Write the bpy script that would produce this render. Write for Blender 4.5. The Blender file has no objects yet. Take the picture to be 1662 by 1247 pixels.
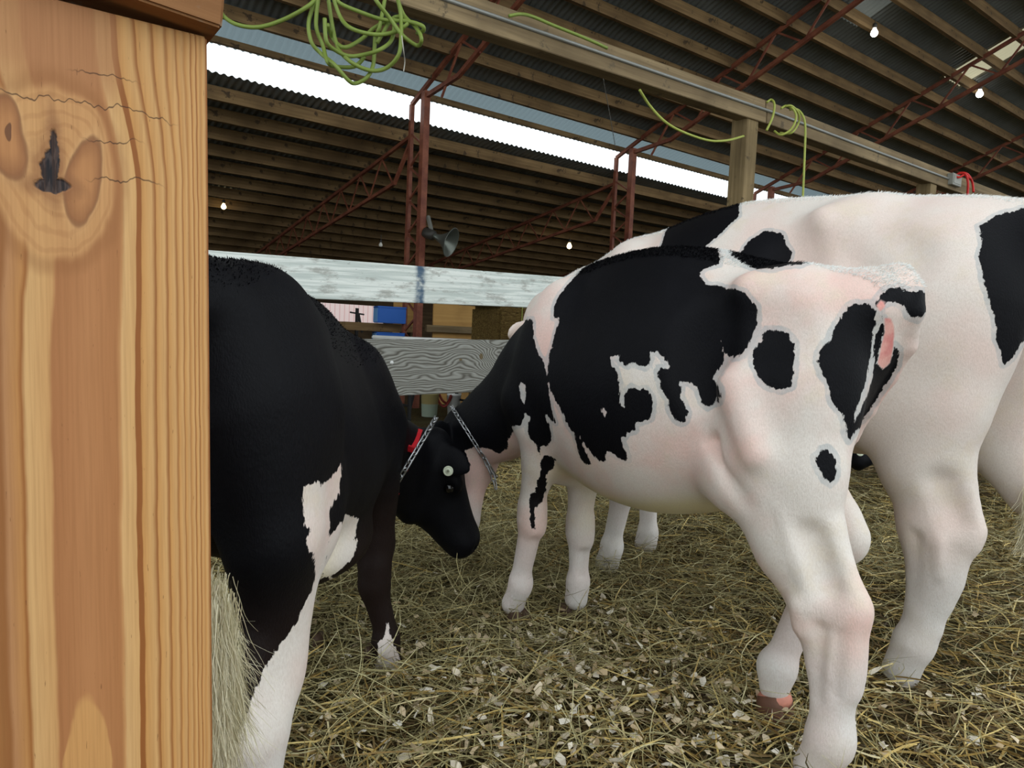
import bpy, bmesh, math, random
import numpy as np
from mathutils import Vector, Matrix
random.seed(7); RNG = np.random.default_rng(7)
SC = bpy.context.scene
COL = SC.collection
# ------------------------------------------------------------------ camera
FPX, CX, CY, CAM_H = 1150.0, 831.0, 623.5, 0.80
PITCH, ROLL = math.radians(3.9), math.radians(2.6)
cam_data = bpy.data.cameras.new('camera'); cam = bpy.data.objects.new('camera', cam_data); COL.objects.link(cam)
cam_data.sensor_fit = 'HORIZONTAL'; cam_data.sensor_width = 36.0; cam_data.lens = 36.0*FPX/1662.0
cam_data.clip_start = 0.02; cam_data.clip_end = 300
cam.matrix_world = Matrix.Translation((0,0,CAM_H)) @ (Matrix.Rotation(math.pi/2-PITCH,4,'X') @ Matrix.Rotation(ROLL,4,'Z'))
SC.camera = cam
# ------------------------------------------------------------------ world, exposure
world = bpy.data.worlds.new('overcast_sky'); SC.world = world; world.use_nodes = True
bg = world.node_tree.nodes['Background']; bg.inputs[0].default_value = (0.90, 0.97, 1.0, 1); bg.inputs[1].default_value = 1.55
SC.view_settings.view_transform = 'Standard'; SC.view_settings.look = 'None'
SC.view_settings.exposure = 0.12; SC.view_settings.gamma = 1.0
try: SC.view_settings.use_curve_mapping = False
except Exception: pass
# ------------------------------------------------------------------ helpers
CAMR = np.array(cam.matrix_world.to_3x3()); CAMO = np.array([0,0,CAM_H])
def at(px, py, depth): return CAMO + CAMR @ np.array([(px-CX)/FPX, -(py-CY)/FPX, -1.0])*depth
AX = np.array([0.802,0.5973,0.0]); AX /= np.linalg.norm(AX); BX = np.array([-AX[1],AX[0],0.0])   # along the barn, across it
BARN = math.atan2(AX[1],AX[0])
def W(a, p, z): return AX*a + BX*p + np.array([0,0,z])
def AP(P): return np.array([P@AX, P@BX, P[2]])
def on_perp(px, py, perp):
    d = at(px,py,1.0)-CAMO; t = (perp-CAMO@BX)/(d@BX); return CAMO+d*t
def tag(o, label=None, cat=None, group=None, kind=None):
    if label: o['label'] = label
    if cat: o['category'] = cat
    if group: o['group'] = group
    if kind: o['kind'] = kind
    return o
def mesh_obj(name, V, F, mat, parent=None, loc=None, rotz=0.0, smooth=False, attrs=None):
    me = bpy.data.meshes.new(name)
    me.from_pydata([tuple(map(float,v)) for v in V], [], [tuple(map(int,f)) for f in F])
    if mat is not None:
        for m in (mat if isinstance(mat,(list,tuple)) else [mat]): me.materials.append(m)
    if smooth: me.polygons.foreach_set('use_smooth', np.ones(len(me.polygons),bool))
    for k,v in (attrs or {}).items():
        at_ = me.attributes.new(k,'FLOAT','POINT'); at_.data.foreach_set('value', np.asarray(v,np.float32))
    me.update(); o = bpy.data.objects.new(name, me); COL.objects.link(o)
    if loc is not None: o.location = tuple(map(float,loc))
    o.rotation_euler = (0,0,rotz)
    if parent is not None: o.parent = parent
    return o
def fast_mesh(name, V, Q, mat, parent=None, smooth=True, attrs=None):
    """numpy quads -> mesh"""
    V = np.asarray(V,np.float32); Q = np.asarray(Q,np.int32); k = Q.shape[1]
    me = bpy.data.meshes.new(name); me.vertices.add(len(V)); me.vertices.foreach_set('co', V.ravel())
    me.loops.add(Q.size); me.loops.foreach_set('vertex_index', Q.ravel())
    me.polygons.add(len(Q)); me.polygons.foreach_set('loop_start', np.arange(0,Q.size,k,dtype=np.int32)); me.polygons.foreach_set('loop_total', np.full(len(Q),k,np.int32))
    me.polygons.foreach_set('use_smooth', np.full(len(Q),smooth))
    if mat is not None: me.materials.append(mat)
    for n,v in (attrs or {}).items():
        a = me.attributes.new(n,'FLOAT','POINT'); a.data.foreach_set('value', np.asarray(v,np.float32))
    me.update(calc_edges=True); me.validate()
    o = bpy.data.objects.new(name, me); COL.objects.link(o)
    if parent is not None: o.parent = parent
    return o
def thing(name, label, cat, loc=(0,0,0), rotz=0.0, group=None):
    o = bpy.data.objects.new(name, None); COL.objects.link(o); o.empty_display_size = 0.1
    o.location = tuple(map(float,loc)); o.rotation_euler = (0,0,rotz); tag(o,label,cat,group); return o
class MB:
    """collects shapes for one mesh object"""
    def __init__(s): s.V=[]; s.F=[]
    def add(s, V, F):
        b=len(s.V); s.V += [np.array(v,float) for v in V]; s.F += [tuple(i+b for i in f) for f in F]; return s
    def box(s, x0,x1,y0,y1,z0,z1, bev=0.0):
        if bev<=0:
            V=[(x,y,z) for x in (x0,x1) for y in (y0,y1) for z in (z0,z1)]
            return s.add(V,[(0,1,3,2),(4,6,7,5),(0,4,5,1),(2,3,7,6),(0,2,6,4),(1,5,7,3)])
        bm=bmesh.new(); bmesh.ops.create_cube(bm,size=1)
        for v in bm.verts: v.co=Vector(((x0+x1)/2+v.co.x*(x1-x0),(y0+y1)/2+v.co.y*(y1-y0),(z0+z1)/2+v.co.z*(z1-z0)))
        bmesh.ops.bevel(bm,geom=bm.edges[:],offset=bev,segments=2,affect='EDGES'); bm.verts.index_update()
        V=[v.co[:] for v in bm.verts]; F=[[v.index for v in f.verts] for f in bm.faces]; bm.free(); return s.add(V,F)
    def bar(s, a, b, w, h=None, up=(0,0,1)):
        """square bar from a to b"""
        h=h or w; a=np.array(a,float); b=np.array(b,float); d=b-a; d/=np.linalg.norm(d)
        u=np.array(up,float); r=np.cross(d,u)
        if np.linalg.norm(r)<1e-4: r=np.cross(d,[1,0,0])
        r/=np.linalg.norm(r); u=np.cross(r,d)
        V=[p+r*x*w/2+u*y*h/2 for p in (a,b) for x,y in ((-1,-1),(1,-1),(1,1),(-1,1))]
        return s.add(V,[(3,2,1,0),(4,5,6,7),(0,1,5,4),(1,2,6,5),(2,3,7,6),(3,0,4,7)])
    def tube(s, pts, r, n=8, closed=False):
        pts=np.array(pts,float); m=len(pts); rr=np.full(m,r) if np.isscalar(r) else np.array(r,float)
        T=(np.roll(pts,-1,0)-np.roll(pts,1,0)) if closed else np.gradient(pts,axis=0)
        T/=np.linalg.norm(T,axis=1,keepdims=True)+1e-9
        u=np.cross(T[0],[0.31,0.2,0.93]); u/=np.linalg.norm(u); V=[]
        for i in range(m):
            u=u-T[i]*(u@T[i]); u/=np.linalg.norm(u)+1e-9; v=np.cross(T[i],u)
            V+=[pts[i]+rr[i]*(math.cos(2*math.pi*k/n)*u+math.sin(2*math.pi*k/n)*v) for k in range(n)]
        F=[]
        for i in range(m if closed else m-1):
            j=(i+1)%m
            F+=[(i*n+k,i*n+(k+1)%n,j*n+(k+1)%n,j*n+k) for k in range(n)]
        if not closed: F+=[tuple(range(n-1,-1,-1)),tuple(range((m-1)*n,m*n))]
        return s.add(V,F)
    def lathe(s, prof, n=20, origin=(0,0,0), axis=(0,0,1)):
        ax=np.array(axis,float); ax/=np.linalg.norm(ax); u=np.cross(ax,[0.9,0.1,0.3]); u/=np.linalg.norm(u); v=np.cross(ax,u); o=np.array(origin,float)
        V=[o+ax*z+r*(math.cos(2*math.pi*k/n)*u+math.sin(2*math.pi*k/n)*v) for r,z in prof for k in range(n)]
        F=[(i*n+k,i*n+(k+1)%n,(i+1)*n+(k+1)%n,(i+1)*n+k) for i in range(len(prof)-1) for k in range(n)]
        if prof[0][0]>1e-5: F.append(tuple(range(n-1,-1,-1)))
        if prof[-1][0]>1e-5: F.append(tuple(range((len(prof)-1)*n,len(prof)*n)))
        return s.add(V,F)
    def build(s, name, mat, parent=None, loc=None, rotz=0.0, smooth=False): return mesh_obj(name,s.V,s.F,mat,parent,loc,rotz,smooth)
def spline(P, n=8, closed=False):
    P=np.array(P,float); m=len(P); out=[]
    for i in range(m if closed else m-1):
        g=(lambda k:P[k%m]) if closed else (lambda k:P[min(max(k,0),m-1)])
        p0,p1,p2,p3=g(i-1),g(i),g(i+1),g(i+2)
        for j in range(n):
            t=j/n; out.append(0.5*((2*p1)+(-p0+p2)*t+(2*p0-5*p1+4*p2-p3)*t*t+(-p0+3*p1-3*p2+p3)*t**3))
    if not closed: out.append(P[-1])
    return np.array(out)
# ------------------------------------------------------------------ node materials
class NT:
    def __init__(s,name,rough=0.7,spec=0.3,metal=0.0):
        s.m=bpy.data.materials.new(name); s.m.use_nodes=True; s.t=s.m.node_tree; s.b=s.t.nodes['Principled BSDF']
        s.b.inputs['Roughness'].default_value=rough; s.b.inputs['Specular IOR Level'].default_value=spec; s.b.inputs['Metallic'].default_value=metal
    def n(s,ty,**kw):
        o=s.t.nodes.new(ty)
        for k,v in kw.items():
            if hasattr(o,k): setattr(o,k,v)
        return o
    def put(s,sock,v):
        if isinstance(v,bpy.types.NodeSocket): s.t.links.new(v,sock)
        elif isinstance(v,(tuple,list)) and len(v)==3 and sock.type=='RGBA': sock.default_value=(*v,1)
        else: sock.default_value=v
    def coord(s,which='Object'): return s.n('ShaderNodeTexCoord').outputs[which]
    def mapping(s,v,scale=(1,1,1),rot=(0,0,0),loc=(0,0,0)):
        o=s.n('ShaderNodeMapping'); s.put(o.inputs[0],v); o.inputs['Scale'].default_value=scale; o.inputs['Rotation'].default_value=rot; o.inputs['Location'].default_value=loc; return o.outputs[0]
    def noise(s,v,scale=5,detail=3,rough=0.55,dist=0.0,out='Fac'):
        o=s.n('ShaderNodeTexNoise'); s.put(o.inputs['Vector'],v); o.inputs['Scale'].default_value=scale; o.inputs['Detail'].default_value=detail; o.inputs['Roughness'].default_value=rough; o.inputs['Distortion'].default_value=dist; return o.outputs[out]
    def vor(s,v,scale=5,feature='F1',out='Distance'):
        o=s.n('ShaderNodeTexVoronoi'); o.feature=feature; s.put(o.inputs['Vector'],v); o.inputs['Scale'].default_value=scale; return o.outputs[out]
    def math(s,op,a,b=0.0,c=0.0,clamp=False):
        o=s.n('ShaderNodeMath'); o.operation=op; o.use_clamp=clamp
        s.put(o.inputs[0],a); s.put(o.inputs[1],b); s.put(o.inputs[2],c); return o.outputs[0]
    def step(s,v,a,b,lo=0.0,hi=1.0):
        o=s.n('ShaderNodeMapRange'); o.interpolation_type='SMOOTHSTEP'; s.put(o.inputs[0],v)
        for i,x in enumerate((a,b,lo,hi)): s.put(o.inputs[i+1],x)
        return o.outputs[0]
    def ramp(s,v,stops,interp='LINEAR'):
        o=s.n('ShaderNodeValToRGB'); s.put(o.inputs[0],v); e=o.color_ramp.elements; o.color_ramp.interpolation=interp
        while len(e)>1: e.remove(e[-1])
        e[0].position=stops[0][0]; e[0].color=(*stops[0][1],1)
        for p,c in stops[1:]:
            q=e.new(p); q.color=(*c,1)
        return o.outputs[0]
    def mix(s,f,a,b,mode='MIX'):
        o=s.n('ShaderNodeMix'); o.data_type='RGBA'; o.blend_type=mode; s.put(o.inputs[0],f); s.put(o.inputs[6],a); s.put(o.inputs[7],b); return o.outputs[2]
    def attr(s,name,out='Fac'):
        o=s.n('ShaderNodeAttribute'); o.attribute_name=name; return o.outputs[out]
    def sep(s,v):
        o=s.n('ShaderNodeSeparateXYZ'); s.put(o.inputs[0],v); return o.outputs
    def comb(s,x,y,z):
        o=s.n('ShaderNodeCombineXYZ'); s.put(o.inputs[0],x); s.put(o.inputs[1],y); s.put(o.inputs[2],z); return o.outputs[0]
    def color(s,v): s.put(s.b.inputs['Base Color'],v); return s
    def rough(s,v): s.put(s.b.inputs['Roughness'],v); return s
    def bump(s,h,strength=0.3,dist=0.01):
        o=s.n('ShaderNodeBump'); s.put(o.inputs['Height'],h); o.inputs['Strength'].default_value=strength; o.inputs['Distance'].default_value=dist
        s.put(s.b.inputs['Normal'],o.outputs[0]); return s
def L3(r,g,b):
    """sRGB 0-255 to linear"""
    f=lambda c:((c/255+0.055)/1.055)**2.4 if c>10 else c/255/12.92
    return (f(r),f(g),f(b))
def plain(name,col,rough=0.6,spec=0.3,metal=0.0,var=0.12,scale=8):
    m=NT(name,rough,spec,metal); v=m.coord(); k=m.noise(v,scale,4)
    m.color(m.mix(k,tuple(c*(1-var) for c in col),tuple(min(1,c*(1+var)) for c in col))); m.bump(m.noise(v,scale*12,3),0.15,0.003); return m.m
def wood(name,c1,c2,axis=0,grain=1.0,rough=0.8,dirt=None,bump=0.4):
    """boards whose grain runs along local axis (0 x, 1 y, 2 z)"""
    m=NT(name,rough,0.2); v=m.coord(); sc=[26*grain]*3; sc[axis]=1.1*grain
    mv=m.mapping(v,tuple(sc)); n1=m.noise(mv,1.0,5,0.6,0.6); sc2=[110*grain]*3; sc2[axis]=3*grain
    n2=m.noise(m.mapping(v,tuple(sc2)),1.0,3)
    k=m.math('ADD',m.math('MULTIPLY',n1,0.7),m.math('MULTIPLY',n2,0.3)); col=m.ramp(k,[(0.30,c1),(0.52,tuple((a+b)/2 for a,b in zip(c1,c2))),(0.68,c2)])
    big=m.noise(v,1.7,4); col=m.mix(m.step(big,0.40,0.72,0.0,0.55),col,tuple(x*0.6 for x in c1))
    if dirt: col=m.mix(m.step(m.noise(v,9,5,0.7),0.58,0.66),col,dirt)
    m.color(col); m.bump(k,bump,0.004); return m.m

# ------------------------------------------------------------------ the barn: roofs, walls, floor
def wood_mats():
    return dict(purlin=wood('purlin_wood',L3(96,74,48),L3(150,122,84),0,1,0.85,L3(70,56,40)),
                beam=wood('beam_wood',L3(98,82,60),L3(150,130,98),0,0.8,0.85,L3(96,84,66)),
                post=wood('post_wood',L3(100,84,58),L3(160,138,100),2,0.9,0.85,L3(84,72,52)),
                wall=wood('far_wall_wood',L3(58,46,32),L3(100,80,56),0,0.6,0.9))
WM = wood_mats()
def corrugated_mat(name,c1,c2,rough=0.55,metal=0.25):
    m=NT(name,rough,0.35,metal); v=m.coord(); k=m.noise(v,1.3,5,0.65); k2=m.noise(m.mapping(v,(4,0.6,4)),2.0,4)
    m.color(m.mix(m.math('MULTIPLY',k,1.0),c1,c2)); m.rough(m.step(k2,0.3,0.7,rough-0.1,rough+0.2)); return m.m
MROOF=corrugated_mat('galvanised_roof',L3(92,97,97),L3(146,150,148),0.45,0.5); 
T_LOW, T_UP = math.tan(math.radians(9.6)), math.tan(math.radians(21.6))
P_COL, Z_LOW, Z_UP = 6.809, 2.996, 3.209
low_z = lambda p: Z_LOW-(p-P_COL)*T_LOW
up_z  = lambda p: Z_UP+0.07-(p-P_COL)*T_UP
def corrugated(name, a0,a1,p0,p1,zf,holes=(),period=0.068,amp=0.009,mat=None):
    n=int((a1-a0)/period*6); aa=np.linspace(a0,a1,n); pr=sorted(set([p0,p1]+[h[2] for h in holes]+[h[3] for h in holes])); k=len(pr)
    A_,P_=np.meshgrid(aa,pr,indexing='ij'); Z=np.array([[zf(p) for p in pr]]*n)+amp*np.sin(2*math.pi*A_/period)
    V=A_[...,None]*AX+P_[...,None]*BX; V[...,2]=Z; V=V.reshape(-1,3); Q=[]
    i,j=np.meshgrid(np.arange(n-1),np.arange(k-1),indexing='ij'); keep=np.ones(i.shape,bool)
    for h in holes: keep&=~((aa[i]>h[0])&(aa[i]<h[1])&(np.array(pr)[j]>=h[2]-1e-6)&(np.array(pr)[j+1]<=h[3]+1e-6))
    i,j=i[keep],j[keep]
    Q=np.stack([i*k+j,(i+1)*k+j,(i+1)*k+j+1,i*k+j+1],1)
    return fast_mesh(name,V,Q,mat or MROOF,smooth=True)
PANELS=[(9.74,10.2,3.1,4.24),(7.19,7.58,3.72,4.24)]
tag(corrugated('ceiling',-4,34,1.2,6.43,lambda p:up_z(p)+0.012,PANELS),kind='structure')
tag(corrugated('ceiling_low',-4,34,6.81,13.9,lambda p:low_z(p)+0.012),kind='structure')
# translucent sheets let into the roof
def translucent(name,col,tr):
    m=NT(name,0.5,0.3); m.color(col); t=m.n('ShaderNodeBsdfTranslucent'); t.inputs[0].default_value=(*col,1); mx=m.n('ShaderNodeMixShader'); mx.inputs[0].default_value=tr
    m.t.links.new(m.b.outputs[0],mx.inputs[1]); m.t.links.new(t.outputs[0],mx.inputs[2]); m.t.links.new(mx.outputs[0],m.t.nodes['Material Output'].inputs[0]); return m.m
tag(corrugated('ceiling_eave',-4,34,6.40,6.86,lambda p:up_z(p)+0.0125,mat=translucent('brightened_eave_sheet',L3(128,142,146),0.5)),kind='structure')  # roof edge made translucent so its band shows bright; added for the light
h=PANELS[0]; tag(corrugated('skylight_panel',h[0]-.06,h[1]+.06,h[2]-.03,h[3]+.03,lambda p:up_z(p)+0.012,mat=translucent('amber_fibreglass',L3(200,190,158),0.5)),'yellowed ribbed fibreglass roof panel glowing with daylight','roof panel')
h=PANELS[1]; tag(corrugated('skylight_panel',h[0]-.06,h[1]+.06,h[2]-.03,h[3]+.03,lambda p:up_z(p)+0.012,mat=translucent('grey_fibreglass',L3(120,122,116),0.22)),'dull grey roof panel above the bright bulb at the top edge','roof panel')
# purlins
def purlin(p,zf,w=0.045,h=0.125,top=0.0):
    mb=MB(); mb.box(-4,34,-w/2,w/2,-h,0); o=mb.build('purlin',WM['purlin'],loc=BX*p+np.array([0,0,zf(p)-top]),rotz=BARN)
    return tag(o,kind='structure')
for p in (6.76,6.40,6.06,5.74,5.42,5.10,4.79,4.45,4.11,3.77,3.43,3.09,2.75,2.41,2.07,1.73,1.39): purlin(p,up_z,h=0.055 if p>6.7 else 0.115)
for i in range(16): purlin(7.04+0.433*i,low_z)
# far wall with an opening towards the daylight
PW=13.75
a0=AP(on_perp(520,510,PW))[0]; a1=AP(on_perp(624,510,PW))[0]; zt=AP(on_perp(580,495,PW))[2]; zb=AP(on_perp(580,530,PW))[2]
mb=MB()
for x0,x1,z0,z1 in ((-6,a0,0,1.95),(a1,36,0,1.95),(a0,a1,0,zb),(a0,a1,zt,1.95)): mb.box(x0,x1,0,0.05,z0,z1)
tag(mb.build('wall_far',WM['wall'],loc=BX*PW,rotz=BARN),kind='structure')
mb=MB(); mb.box(-2,26,0,0.1,-0.1,2.6)
MPINK=NT('pink_siding',0.8,0.2); v=MPINK.coord(); wv=MPINK.n('ShaderNodeTexWave'); MPINK.put(wv.inputs[0],v); wv.inputs['Scale'].default_value=2.2; wv.bands_direction='X'
MPINK.color(MPINK.mix(MPINK.step(wv.outputs[1],0.0,0.08),L3(226,170,168),L3(248,222,218)))
tag(mb.build('wall_outside',MPINK.m,loc=BX*19.0,rotz=BARN),kind='structure')
# floor: trodden bedding over earth, gently uneven
def ground_z(x,y):
    x=np.asarray(x,float); y=np.asarray(y,float)
    z=0.012*np.sin(2.1*x+0.7*y+0.4)*np.cos(1.7*y-0.9*x)+0.007*np.sin(5.3*x-2.2*y)*np.sin(4.1*y+1.3*x+2)
    z=z+0.05*np.exp(-(((x+0.16)/0.38)**2+((y-2.35)/0.32)**2))+0.025*np.exp(-(((x-0.35)/0.5)**2+((y-1.45)/0.35)**2))+0.05*np.exp(-(((x-0.9)/0.6)**2+((y-3.3)/0.5)**2))
    return z-0.025
def floor_mesh():
    xs=np.concatenate([np.linspace(-14,-2.5,18)[:-1],np.linspace(-2.5,5,150),np.linspace(5,34,30)[1:]]); ys=np.concatenate([np.linspace(-5,0.4,8)[:-1],np.linspace(0.4,7,130),np.linspace(7,34,34)[1:]])
    X,Y=np.meshgrid(xs,ys,indexing='ij'); V=np.stack([X,Y,ground_z(X,Y)],-1).reshape(-1,3); k=len(ys)
    i,j=np.meshgrid(np.arange(len(xs)-1),np.arange(k-1),indexing='ij'); i,j=i.ravel(),j.ravel()
    m=NT('bedding_floor',0.95,0.1); v=m.coord(); n1=m.noise(m.mapping(v,(34,120,40),(0,0,0.6)),1.0,5,0.7,1.2); n2=m.noise(m.mapping(v,(120,30,40),(0,0,0.2)),1.0,5,0.7,1.2); n3=m.noise(v,2.4,4)
    k2=m.math('MAXIMUM',n1,n2); c=m.ramp(k2,[(0.44,L3(40,31,19)),(0.58,L3(84,70,42)),(0.68,L3(136,118,74)),(0.80,L3(180,162,106))])
    c=m.mix(m.step(n3,0.42,0.66,0,0.6),c,L3(86,84,54)); m.color(c); m.bump(k2,0.8,0.02)
    return tag(fast_mesh('floor',V,np.stack([i*k+j,(i+1)*k+j,(i+1)*k+j+1,i*k+j+1],1),m.m),kind='structure')
floor_mesh()
# ------------------------------------------------------------------ steel trusses with latticed columns
MSTEEL=NT('red_oxide_steel',0.6,0.4,0.1); v=MSTEEL.coord(); MSTEEL.color(MSTEEL.mix(MSTEEL.step(MSTEEL.noise(v,7,5,0.7),0.35,0.7),L3(104,52,36),L3(140,82,58))); MSTEEL.bump(MSTEEL.noise(v,60,3),0.2,0.003); MSTEEL=MSTEEL.m
def truss(a, label):
    base=W(a,P_COL-0.15,0); t=thing('steel_truss',label,'truss',base,BARN,'red roof trusses on latticed columns')
    L=lambda p,z:(0,p-(P_COL-0.15),z)
    def part(name,segs,w):
        mb=MB()
        for s0,s1 in segs: mb.bar(s0,s1,w,w*0.9,up=(1,0,0))
        mb.build(name,MSTEEL,t)
    zt=lambda p:up_z(p)-0.11; lt=lambda p:low_z(p)-0.155
    part('column_front',[(L(P_COL-0.29,0),L(P_COL-0.29,zt(6.52)-0.05))],0.075)
    part('column_rear',[(L(P_COL,0),L(P_COL,zt(P_COL)))],0.045)
    n=16; zz=np.linspace(0.1,zt(P_COL)-0.3,n+1)
    part('column_lacing',[(L(P_COL-0.28 if i%2 else P_COL,zz[i]),L(P_COL if i%2 else P_COL-0.28,zz[i+1])) for i in range(n)],0.018)
    part('top_chord',[(L(P_COL,zt(P_COL)),L(1.3,zt(1.3)))],0.04)
    part('bottom_chord',[(L(P_COL-0.29,zt(P_COL-0.29)-0.10),L(5.9,zt(5.9)-0.30)),(L(5.9,zt(5.9)-0.30),L(1.3,zt(1.3)-0.34))],0.042)
    pp=np.arange(6.2,1.4,-0.33)
    for i in range(len(pp)-1):
        p,q=pp[i],pp[i+1]; part('web_bar',[(L(p,zt(p)) if i%2 else L(p,zt(p)-0.31),L(q,zt(q)-0.33) if i%2 else L(q,zt(q)))],0.02)
    part('lean_to_top_chord',[(L(P_COL,lt(P_COL)),L(13.4,lt(13.4)))],0.036)
    part('lean_to_bottom_chord',[(L(P_COL,lt(P_COL)-0.05),L(7.15,lt(7.15)-0.38)),(L(7.15,lt(7.15)-0.38),L(13.4,lt(13.4)-0.22))],0.036)
    pq=np.linspace(7.2,13.2,22); part('lean_to_lacing',[(L(pq[i],lt(pq[i])-(0 if i%2 else 0.36)),L(pq[i+1],lt(pq[i+1])-(0.34 if i%2 else 0))) for i in range(21)],0.014)
    return t
tl=['red steel truss with the loudspeaker on its latticed column','red steel truss crossing the bright strip mid picture','red steel truss just right of the wooden post','red steel truss crossing the upper right corner','red steel truss second from the far end of the barn','red steel truss at the far end of the barn']
for i,l in enumerate(tl): truss(3.60+3.0*i,l)
# ------------------------------------------------------------------ pen: near post and cap, rails, beam on posts
E=at(340,600,0.62); PP=E@BX; EA=E@AX
def knotty():
    """fresh pine board; local x runs towards the right edge (0), z up from the floor"""
    m=NT('fresh_pine',0.62,0.3); v=m.coord(); X,Y,Z0=m.sep(v); s0=m.math('MULTIPLY',X,-1.0)
    w1=m.noise(m.mapping(v,(22,22,11)),1.0,3); w2=m.noise(m.mapping(v,(26,26,14),loc=(3,5,7)),1.0,3); edge=m.step(s0,0.0,0.07)
    s=m.math('ADD',s0,m.math('MULTIPLY',m.math('MULTIPLY',m.math('SUBTRACT',w1,0.5),0.022),edge)); Z=m.math('ADD',Z0,m.math('MULTIPLY',m.math('SUBTRACT',w2,0.5),0.030))
    def el_(sc,zc,ws,wz,tilt=0.0):
        """elliptic distance, 1 on the rim"""
        a=m.math('SUBTRACT',s,sc); b=m.math('SUBTRACT',Z,zc); a=m.math('ADD',a,m.math('MULTIPLY',b,tilt)); a=m.math('DIVIDE',a,ws); b=m.math('DIVIDE',b,wz)
        return m.math('SQRT',m.math('ADD',m.math('MULTIPLY',a,a),m.math('MULTIPLY',b,b)))
    wob=m.math('MULTIPLY',m.math('SUBTRACT',m.noise(m.mapping(v,(5,5,7)),1.0,2),0.5),0.006); wob2=m.math('MULTIPLY',m.math('SUBTRACT',m.noise(m.mapping(v,(60,60,26)),1.0,2),0.5),0.0022)
    top=m.math('MULTIPLY',m.math('MULTIPLY',m.step(Z0,0.90,1.02),m.step(s0,0.0,0.07)),-0.015)
    rk=el_(0.110,0.912,0.056,0.088); bulge=m.math('MULTIPLY',m.math('EXPONENT',m.math('MULTIPLY',m.math('MULTIPLY',rk,rk),-0.8)),m.math('MULTIPLY',edge,0.009))
    u=m.math('ADD',m.math('ADD',s0,m.math('ADD',top,bulge)),m.math('ADD',m.math('MULTIPLY',wob,edge),wob2))
    pale,gold,dark,broad=L3(212,164,106),L3(202,146,84),L3(150,90,42),L3(176,118,72)
    st=[(0.0,dark)]; x=0.0035
    for wl,wd in ((.0016,.0012),(.0018,.0012),(.0022,.0014),(.0024,.0016),(.003,.0018),(.0038,.0024),(.0052,.003),(.0064,.0038),(.0080,.0046)):
        st+=[(x,pale),(x+wl,gold),(x+wl+0.0005,dark)]; x+=wl+wd
    c1=m.ramp(m.math('DIVIDE',u,0.22),[(p/0.22,c) for p,c in st])
    st2=[(0.0,gold),(x,pale),(x+0.010,L3(216,170,114)),(x+0.0115,L3(196,142,90)),(x+0.014,broad),(0.095,L3(184,126,80)),(0.117,L3(172,114,70)),(0.1195,L3(206,156,100)),(0.134,L3(214,168,112)),(0.1365,L3(156,96,46)),(0.139,L3(190,134,78)),(0.147,L3(182,130,86)),(0.150,L3(150,96,52)),(0.19,gold)]
    c2=m.ramp(m.math('DIVIDE',u,0.22),[(p/0.22,c) for p,c in st2]); col=m.mix(m.step(u,x-0.0004,x+0.0004),c1,c2)
    left=m.math('MULTIPLY',m.step(s0,0.062,0.072),m.step(Z0,0.955,1.0)); col=m.mix(m.math('MULTIPLY',left,0.75),col,L3(178,124,82))
    # pale tongue low on the board
    t=el_(0.098,0.30,0.024,0.19); col=m.mix(m.step(t,1.02,0.97,0,0.9),col,L3(208,154,94))
    # knot: pale collar with fine rings, two brown lobes, dark split
    fine=m.math('SINE',m.math('MULTIPLY',rk,48.0)); collar=m.step(rk,0.80,0.70); cc=m.mix(m.step(fine,0.2,1.0,0,0.30),L3(206,154,100),L3(160,104,60)); col=m.mix(m.math('MULTIPLY',collar,0.85),col,cc)
    col=m.mix(m.math('MULTIPLY',m.math('MULTIPLY',m.step(rk,0.70,0.80),m.step(rk,0.95,0.82)),0.45),col,L3(150,98,56))
    for sc,zc,ws,wz,ti in ((0.0925,0.905,0.0125,0.036,0.22),(0.139,0.930,0.0105,0.031,-0.05)):
        q=el_(sc,zc,ws,wz,ti); lc=m.mix(m.step(q,0.35,1.0),L3(184,126,78),L3(150,96,58)); col=m.mix(m.step(q,1.35,1.0,0,0.5),col,L3(216,168,114)); col=m.mix(m.step(q,1.08,0.90,0,0.9),col,lc); col=m.mix(m.math('MULTIPLY',m.math('MULTIPLY',m.step(q,0.86,1.0),m.step(q,1.12,1.0)),0.6),col,L3(120,74,46))
    q=el_(0.137,0.934,0.0022,0.007); col=m.mix(m.step(q,1.1,0.9,0,0.8),col,L3(84,50,36))
    jag=m.math('MULTIPLY',m.math('SUBTRACT',m.noise(v,150,3),0.5),0.005); sj=m.math('ADD',s,jag); zj0=m.math('ADD',Z,jag)
    def el2(sc,zc,ws,wz):
        a=m.math('DIVIDE',m.math('SUBTRACT',sj,sc),ws); b=m.math('DIVIDE',m.math('SUBTRACT',zj0,zc),wz); return m.math('SQRT',m.math('ADD',m.math('MULTIPLY',a,a),m.math('MULTIPLY',b,b)))
    k1=el2(0.1145,0.921,0.0036,0.024); k2=el2(0.1145,0.898,0.0120,0.0058); k3=el2(0.1165,0.912,0.006,0.016); kk=m.math('MINIMUM',m.math('MINIMUM',k1,k2),k3)
    halo=m.step(kk,2.6,1.0,0,0.7); col=m.mix(halo,col,L3(140,92,58)); col=m.mix(m.step(kk,1.15,0.9),col,m.mix(m.step(m.noise(m.mapping(v,(300,300,60)),1.0,2),0.45,0.6),L3(20,20,26),L3(66,56,54)))
    # fibre, pores, hairline checks
    fib=m.noise(m.mapping(v,(420,420,9)),1.0,3); col=m.mix(m.step(fib,0.35,0.7,0.0,0.22),col,L3(134,84,44))
    pore=m.noise(m.mapping(v,(520,520,70)),1.0,2); col=m.mix(m.step(pore,0.70,0.74,0,0.55),col,L3(106,66,36))
    zj=m.math('ADD',Z0,m.math('MULTIPLY',m.math('SUBTRACT',m.noise(m.mapping(v,(38,38,8)),1.0,3,0.6),0.5),0.035))
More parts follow.
